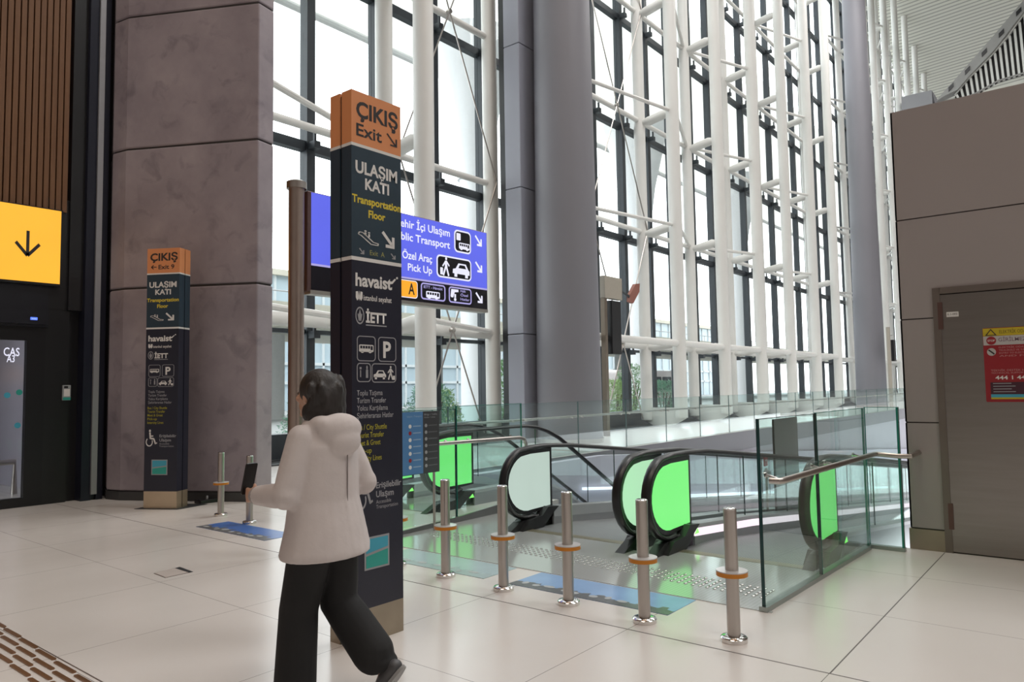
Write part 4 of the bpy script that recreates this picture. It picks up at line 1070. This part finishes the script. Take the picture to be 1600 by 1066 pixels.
def balustrade(t, y, x0, x1, face, light, dropf, lit_strip, hgt=.92, lowz=.13, plen=.90, seg=1.45):
    """one side: face=+1/-1 is the side (in y) on which people stand"""
    r = (hgt - lowz) / 2; cz = (hgt + lowz) / 2 - .0; rx = .43
    cx = x0 + rx
    path = []
    path.append((cx + .30, y, lowz + .02)); path.append((cx + .16, y, lowz - .015))
    for k in range(0, 15):
        a = R(-80 - 170 * k / 14 - 0)
        path.append((cx + rx * math.cos(a), y, cz + r * math.sin(a)))
    n = 26
    xs_ = [cx + .1 + (x1 - cx - .1) * (k / n) ** 1.5 for k in range(n + 1)]
    path += [(x, y, hgt - dropf(x)) for x in xs_]
    b = MB(); b.tube(path, .050, 12, r2=.026, up=(0, 1, 0)); b.build('handrail', RUBBER, t, True)
    # newel plate: dark rim inside the handrail, lit panel within
    def outline_d(k):
        o = []
        for q in range(0, 15):
            a = R(-80 - 170 * q / 14); o.append((cx + (rx - k) * math.cos(a), cz + (r - k) * math.sin(a)))
        o += [(cx + .05, hgt - k), (x0 + plen - (k - .03), hgt - k), (x0 + plen - (k - .03), lowz + .075 + (k - .05) * .5)]
        return o
    fr = FACE_Y(0, y); b = MB(); b.prism(outline_d(.03), fr, -.024, .024); b.build('newel_frame', RUBBER, t)
    b = MB(); b.prism(outline_d(.075), fr, -.028, .028); b.build('light_panel', light, t)
    # glass sides
    xa = x0 + plen + .02
    while xa < x1 - .1:
        xb = min(xa + seg, x1); b = MB()
        nn = 6
        lo = [(xa + .004 + (xb - xa - .008) * k / nn) for k in range(nn + 1)]
        poly = [(x, .20 - dropf(x)) for x in lo] + [(x, hgt - .03 - dropf(x)) for x in lo[::-1]]
        b.prism(poly, fr, -.006, .006); g = b.build('glass_side', GLASSS, t)
        b = MB(); b.prism(rect(xb - .003, .20 - dropf(xb), xb - .0, hgt - .03 - dropf(xb)), fr, -.007, .007); b.build('glass_edge', GEDGE, g)
        xa = xb
    # deck, skirt, strip, outer cladding follow the slope
    def run(nm, z0, z1, ya, yb, m, xs0, parent=t):
        b = MB(); nn = 24; X = [xs0 + (x1 - xs0) * k / nn for k in range(nn + 1)]
        rings = []
        for x in X:
            d = dropf(x); rings.append([(x, ya, z0 - d), (x, yb, z0 - d), (x, yb, z1 - d), (x, ya, z1 - d)])
        b.rings([[Vector(p) for p in rg] for rg in rings]); return b.build(nm, m, parent)
    xs0 = x0 + plen - .05
    run('deck', .165, .205, y - .085, y + .085, DECKM, xs0)
    run('light_strip', .085, .165, y + face * .070, y + face * .083, STRIP_L if lit_strip else DECKM, xs0)
    run('skirt', -.06, .085, y + face * .055, y + face * .078, SKIRT, xs0)
    run('outer_cladding', -1.2, .165, y - face * .060, y - face * .082, SKIRT, xs0)
    run('inner_web', -.40, -.06, y - .055, y + .055, BLACK, xs0)
    # shoe under the newel with the handrail inlet
    b = MB(); b.prism([(x0 + .22, .0), (x0 + .62, .0), (x0 + .80, .13), (x0 + .93, .20), (x0 + .72, .22), (x0 + .60, .13), (x0 + .36, .11)], fr, -.10, .10); b.build('newel_shoe', RUBBER, t)
    if light is GREEN_L:
        b = MB(); b.prism([(x0 + .80, .115), (x0 + .90, .115), (x0 + .87, .165)], fr, .1, .104); b.build('status_lamp', emit('green_status_lamp', (.25, 1.0, .15), 1.5), t)
    b = MB(); b.prism([(x0 + .02, .0), (x0 + .26, .0), (x0 + .34, .11), (x0 + .25, .10)], fr, -.05, .05); b.build('shoe_toe', RUBBER, t)


def walkway(label, yn, yf, x0n, x0f, ln, lf, sn, sf, lowest=-4.4):
    t = root('moving_walkway', (x0f, (yn + yf) / 2, 0), label, 'moving walkway', 'inclined moving walkways')
    xs = 7.05; sl = .107; dr = lambda x: smooth_drop(x, xs, sl, .6)
    x1 = 44.0
    balustrade(t, yn, x0n, x1, 1, ln, dr, sn); balustrade(t, yf, x0f, x1, -1, lf, dr, sf)
    b = MB(); rg = []
    for x in [6.72, 7.05, 7.35, 7.65] + [8.5 + 35.5 * k / 20 for k in range(21)]:
        d = dr(x) + .004; rg.append([Vector((x, yn + .06, -.06 - d)), Vector((x, yf - .06, -.06 - d)), Vector((x, yf - .06, -d)), Vector((x, yn + .06, -d))])
    b.rings(rg); b.build('belt', BELT, t)
    b = MB(); b.box((6.62, yn + .05, -.02), (6.74, yf - .05, .006)); b.build('comb_plate', mat('comb_plate', (.30, .28, .20), .35, .7, .1), t)
    return t


walkway('near inclined moving walkway with bright green panels beside the glass barrier', 2.10, 3.42, 6.56, 6.18, GREEN_L, GREEN_L, True, True)
walkway('middle inclined moving walkway with mint and white panels', 3.76, 5.28, 6.22, 6.33, MINT_L, PALE_L, False, False)
# the landing floor between and beside the walkways
b = MB(); b.box((6.64, 1.93, -.45), (8.0, 2.0, .003)); b.box((6.64, 3.50, -.45), (7.3, 3.68, .003)); b.box((6.64, 5.37, -.45), (7.95, 6.25, .003)); struct(b.build('trim_8', LANDING))
# dark panel added between the walkways, standing in for a reflection in the near glass
t = root('reflection_panel', (10.55, 3.59, 0), 'dark grey-green upright panel between the two walkways, standing in for a glass reflection', 'pier')
b = MB(); b.box((10.06, 3.575, -.95), (11.02, 3.605, 1.13)); b.build('panel', mat('reflection_dark', (.052, .07, .07), .2, .2, .15, 1.2), t, bevel=.004)
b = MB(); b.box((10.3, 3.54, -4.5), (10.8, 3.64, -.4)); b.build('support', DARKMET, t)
# small emergency-stop post
t = root('stop_post', (9.6, 3.6, 0), 'thin post with small red and white sign beyond the bright green panel', 'post')
b = MB(); b.tube([(9.75, 3.59, -.9), (9.75, 3.59, .50)], .018, 8); b.build('post', STEEL, t, True)
b = MB(); b.ball((9.72, 3.57, .44), .05, .05, .05, 10, 8); b.build('alarm_head', mat('grey_plastic', (.3, .3, .32), .5), t, True)
b = MB(); b.box((9.69, 3.585, .53), (9.80, 3.6, .68)); b.build('sign_plate', mat('sign_red', (.45, .03, .05), .4), t)
flat('sign_bar', [rect(9.71, .595, 9.78, .615)], FACE_Y(0, 3.585), WHITEV, t)

# escalator going down behind the left barrier
t = root('escalator', (6.9, 7.6, 0), 'steep descending escalator with green panel behind the left glass barrier', 'escalator')
ed = lambda x: smooth_drop(x, 8.85, .577, 1.2)
balustrade(t, 7.0, 6.76, 15.4, 1, GREEN_L, ed, False, hgt=1.03, lowz=.22, plen=.98)
balustrade(t, 8.2, 6.76, 15.4, -1, GREEN_L, ed, False, hgt=1.03, lowz=.22, plen=.98)
b = MB(); b.box((6.9, 7.07, -.02), (8.76, 8.13, .006)); b.build('landing_plate', LANDING, t)
for k in range(17):
    xa = 8.80 + k * .40; z = -.004 - smooth_drop(xa + .2, 8.85, .577, 1.2) * 1.0
    b = MB(); b.box((xa, 7.08, z - .24), (xa + .40, 8.12, z)); b.build('step', BELT, t)

# rest of the lower hall seen through the glass
t = root('light_line', (30, 9.2, -2), 'thin bright light line along the lower ramp wall', 'light')
zl = lambda x: -1.47 - .102 * (x - 19)
b = MB(); b.prism([(17.5, zl(17.5)), (44, zl(44)), (44, zl(44) + .085), (17.5, zl(17.5) + .085)], FACE_Y(0, 9.22), -.06, 0); b.build('tube', emit('cool_light_line', (.85, .9, 1.0), 1.6), t)
b = MB(); b.prism([(17.5, zl(17.5) - .16), (44, zl(44) - .16), (44, zl(44)), (17.5, zl(17.5))], FACE_Y(0, 9.26), -.08, 0); b.build('channel', DECKM, t)
b = MB(); b.prism([(13.9, -.68), (15.3, -.82), (15.3, -.76), (13.9, -.62)], FACE_Y(0, 9.22), -.06, 0); b.build('tube', MATS['cool_light_line'], t)

# ================================================================== PERSON WALKING AWAY
def fuse(name, b, vox, m, parent, iters=6):
    """melt overlapping lofts into one continuous surface"""
    me = b.mesh(name, parent); ob = bpy.data.objects.new(name, me); COL.objects.link(ob)
    md = ob.modifiers.new('r', 'REMESH'); md.mode = 'VOXEL'; md.voxel_size = vox
    sm = ob.modifiers.new('s', 'SMOOTH'); sm.factor = .5; sm.iterations = iters
    dg = bpy.context.evaluated_depsgraph_get(); m2 = bpy.data.meshes.new_from_object(ob.evaluated_get(dg))
    bpy.data.objects.remove(ob); bpy.data.meshes.remove(me)
    m2.name = name; m2.materials.clear(); m2.materials.append(m); shade(m2, 80)
    o = bpy.data.objects.new(name, m2); COL.objects.link(o); o.parent = parent
    return o


pr = Vector((2.395, 3.20, 0)); fw = Vector((-.20, .98, 0)).normalized(); rt = Vector((fw.y, -fw.x, 0))
def L_(x, y, z): return pr + rt * x + fw * y + Vector((0, 0, z))


def oval(b, c, a, d, ra, rd, n=20):
    """one ring: centre c, axes a and d with radii"""
    return [c + a * ra * math.cos(2 * math.pi * k / n) + d * rd * math.sin(2 * math.pi * k / n) for k in range(n)]


def limb(b, pts, rs, n=14):
    P = [L_(*p) for p in pts]; Q = [P[0]]; S_ = [rs[0]]
    for i in range(len(P) - 1):
        for s_ in (.33, .67, 1): Q.append(P[i].lerp(P[i + 1], s_)); S_.append(rs[i] + (rs[i + 1] - rs[i]) * s_)
    b.tube(Q, S_, n)
    for p, r_ in zip(P, rs): b.ball(p, r_, r_, r_, 12, 8)


person = root('person', pr, 'person in a light grey hooded jacket and wide black trousers walking past the near pylon', 'person')
SKIN = mat('skin', (.52, .30, .21), .5, 0, .05, 8); JACK = mat('jacket_cloth', (.60, .545, .535), .85, 0, .10, 7, .7); TROU = mat('black_trousers', (.010, .010, .011), .8, 0, .2, 8, .2)
HAIRM = mat('dark_hair', (.022, .018, .017), .55, 0, .6, 30, 1.0, stretch=(1, 1, .25)); SHOE = mat('grey_shoe', (.07, .07, .075), .5, 0, .2)
b = MB()
hd = L_(.015, .075, 1.585)
b.ball(hd, .078, .098, .118, 18, 14); b.ball(L_(.015, .115, 1.525), .055, .06, .06, 14, 10)            # skull, jaw
b.ball(L_(.015, .185, 1.57), .014, .022, .022, 10, 8); b.ball(L_(.015, .172, 1.60), .012, .02, .03, 10, 8)   # nose
b.ball(L_(.015, .168, 1.525), .026, .012, .010, 10, 6); b.ball(L_(.015, .165, 1.512), .022, .012, .009, 10, 6); b.ball(L_(.015, .158, 1.482), .024, .02, .018, 10, 6)
for sx in (-1, 1):
    b.ball(L_(.015 + sx * .082, .07, 1.575), .012, .022, .034, 10, 8); b.ball(L_(.015 + sx * .04, .15, 1.565), .022, .018, .02, 10, 8)
limb(b, [(0, .02, 1.40), (.01, .05, 1.50)], [.058, .05])
tor = [(.0, 0, .86, .165, .11), (0, 0, .95, .17, .115), (0, 0, 1.06, .145, .10), (0, .005, 1.2, .165, .11), (0, .01, 1.32, .185, .11), (0, .015, 1.40, .14, .085), (0, .02, 1.43, .07, .06)]
b.rings([oval(b, L_(x, y, z), rt, fw, ra, rd) for x, y, z, ra, rd in tor])
LA = [(-.155, .015, 1.365), (-.245, .03, 1.09), (-.205, .275, 1.075)]; RA = [(.155, .015, 1.365), (.235, -.07, 1.11), (.195, .155, 1.03)]
for arm in (LA, RA): limb(b, arm, [.05, .041, .027])
# hands: palm and five fingers each; the left one closes on a dark phone
for arm, hold in ((LA, True), (RA, False)):
    w = Vector(arm[2]); e = Vector(arm[1]); dx = (w - e).normalized(); sx = -1 if hold else 1
    inn = Vector((-sx, 0, 0)); inn = (inn - dx * inn.dot(dx)).normalized(); up_ = inn.cross(dx) if (inn.cross(dx)).z > 0 else dx.cross(inn)
    g = lambda a, c, d: tuple(w + dx * a + up_ * c + inn * d)
    P = [g(0, 0, 0), g(.03, 0, .004), g(.085, 0, .008)]
    b.rings([oval(b, L_(*p), (L_(*(Vector(p) + up_)) - L_(*p)), (L_(*(Vector(p) + inn)) - L_(*p)), ra, rd, 14) for p, ra, rd in zip(P, (.026, .036, .040), (.021, .017, .014))])
    for q, (c, ln) in enumerate(((.030, .068), (.010, .078), (-.010, .072), (-.029, .056))):
        k_ = 1.0 if hold else .55
        limb(b, [g(.08, c, .006), g(.08 + ln * .42, c, .010 + .016 * k_), g(.08 + ln * .62, c, .012 + .038 * k_), g(.08 + ln * (.55 if hold else .85), c, .012 + .058 * k_)], [.0095, .009, .0082, .0072], 10)
    limb(b, [g(.018, .028, .012), g(.048, .048, .030), g(.075, .050, .048)], [.012, .010, .008], 10)
HL, HR = (-.09, 0, .90), (.09, 0, .90)
LL = [HL, (-.095, .10, .50), (-.10, .10, .10)]; RL = [HR, (.10, .0, .49), (.12, -.25, .225)]
for leg in (LL, RL): limb(b, leg, [.085, .058, .042])
limb(b, [(-.10, .07, .055), (-.105, .25, .035)], [.034, .026]); limb(b, [(.12, -.30, .18), (.125, -.23, .05)], [.034, .026])
fuse('body', b, .0065, SKIN, person, 2)
for sx in (-1, 1):
    b = MB(); b.ball(L_(.015 + sx * .033, .158, 1.592), .011, .011, .011, 10, 8); b.build('eye', mat('eye', (.08, .06, .05), .2), person, True)
# hair: bob to the nape
b = MB(); b.ball(L_(.015, .045, 1.612), .102, .118, .112, 20, 14); b.ball(L_(.015, -.01, 1.56), .098, .085, .115, 18, 12)
for k_ in range(34):
    a = random.uniform(R(165), R(375)); z = random.uniform(1.47, 1.655); q = .092 if z > 1.62 else .098
    b.ball(L_(.015 + q * math.cos(a) * (1 - max(0, z - 1.63) * 5), .03 + q * 1.05 * math.sin(a) * (1 - max(0, z - 1.63) * 5), z), .026, .026, .045, 10, 8)
fuse('hair', b, .008, HAIRM, person, 3)
# jacket: flared hem, sleeves, hood, collar
b = MB()
jk = [(.0, -.01, .765, .262, .20), (-.005, -.01, .80, .258, .197), (0, -.01, .92, .236, .172), (0, 0, 1.05, .212, .150), (0, 0, 1.2, .20, .148), (0, .0, 1.32, .192, .138), (0, .01, 1.385, .160, .112), (0, .015, 1.43, .12, .095), (0, .02, 1.465, .088, .082)]
b.rings([oval(b, L_(x, y, z), rt, fw, ra, rd, 28) for x, y, z, ra, rd in jk])
limb(b, LA[:2] + [(-.21, .24, 1.078)], [.072, .070, .052]); limb(b, RA[:2] + [(.20, .12, 1.04)], [.072, .070, .052])
b.ball(L_(0, -.10, 1.405), .135, .075, .085, 18, 12); b.ball(L_(0, -.135, 1.345), .10, .05, .075, 16, 10); b.ball(L_(-.08, -.05, 1.43), .06, .08, .05, 12, 8); b.ball(L_(.08, -.05, 1.43), .06, .08, .05, 12, 8)
for k_ in range(7):   # folds hanging to the hem
    a = R(190 + 26 * k_); limb(b, [(.235 * math.cos(a), .175 * math.sin(a), .80), (.175 * math.cos(a), .125 * math.sin(a), 1.12)], [.034, .016], 8)
jo = fuse('jacket', b, .010, JACK, person, 5)
b = MB(); b.tube([L_(0, -.152, z) for z in (.80, .92, 1.05, 1.20, 1.30)], .003, 6); b.build('back_seam', mat('jacket_seam', (.24, .21, .205), .8), jo)
b = MB()
for k_, cuff in enumerate((LA, RA)):
    w = Vector(cuff[2]); e = Vector(cuff[1]); d_ = (w - e).normalized(); b = MB(); limb(b, [tuple(w - d_ * .045), tuple(w - d_ * .015)], [.05, .046]); b.build('cuff', mat('jacket_cuff', (.34, .30, .29), .8), jo, True)
# wide trousers
b = MB()
b.rings([oval(b, L_(0, 0, z), rt, fw, ra, rd, 24) for z, ra, rd in ((1.0, .17, .12), (.93, .19, .135), (.86, .195, .14), (.80, .18, .13))])
limb(b, [(-.095, 0, .84), (-.10, .08, .50), (-.105, .10, .12)], [.112, .098, .106], 18); limb(b, [(.095, 0, .84), (.10, -.01, .50), (.12, -.22, .26)], [.112, .100, .108], 18)
b.ball(L_(.125, -.27, .22), .088, .078, .05, 14, 8)
fuse('trousers', b, .010, TROU, person, 4)
for nm, pts in (('shoe', [(-.10, .02, .045), (-.10, .10, .055), (-.105, .22, .035), (-.105, .285, .03)]), ('shoe', [(.12, -.355, .21), (.12, -.305, .15), (.125, -.255, .068), (.128, -.21, .033)])):
    b = MB(); limb(b, pts, [.040, .046, .042, .028]); sh = fuse(nm, b, .008, SHOE, person, 3)
    b = MB(); P = [L_(*p) for p in pts]
    if pts[0][0] < 0: b.rings([oval(b, L_(-.103, .13, z), rt, fw, .047, .185, 20) for z in (.0, .018)])
    else:
        ax = (P[3] - P[0]).normalized(); up2 = rt.cross(ax); c = P[0].lerp(P[3], .5) - fw * .03 + Vector((0, 0, -.018))
        b.rings([oval(b, c + up2 * s_, rt, ax, .045, .16, 20) for s_ in (-.008, .008)])
    b.build('sole', mat('shoe_sole', (.3, .3, .3), .6), sh, True)
# dark phone held in the left hand
t = tag(None, None, None) if False else None
b = MB(); c = L_(-.160, .372, 1.145); fp = Frame(c, rt, Vector((0, 0, 1)) - fw * .25)
b.prism(rrect(-.037, -.075, .037, .09, .01, 4), fp, -.005, .005)
tag(b.build('phone', BLACK, origin=c), 'dark phone held up in the hand of the walking person', 'phone')
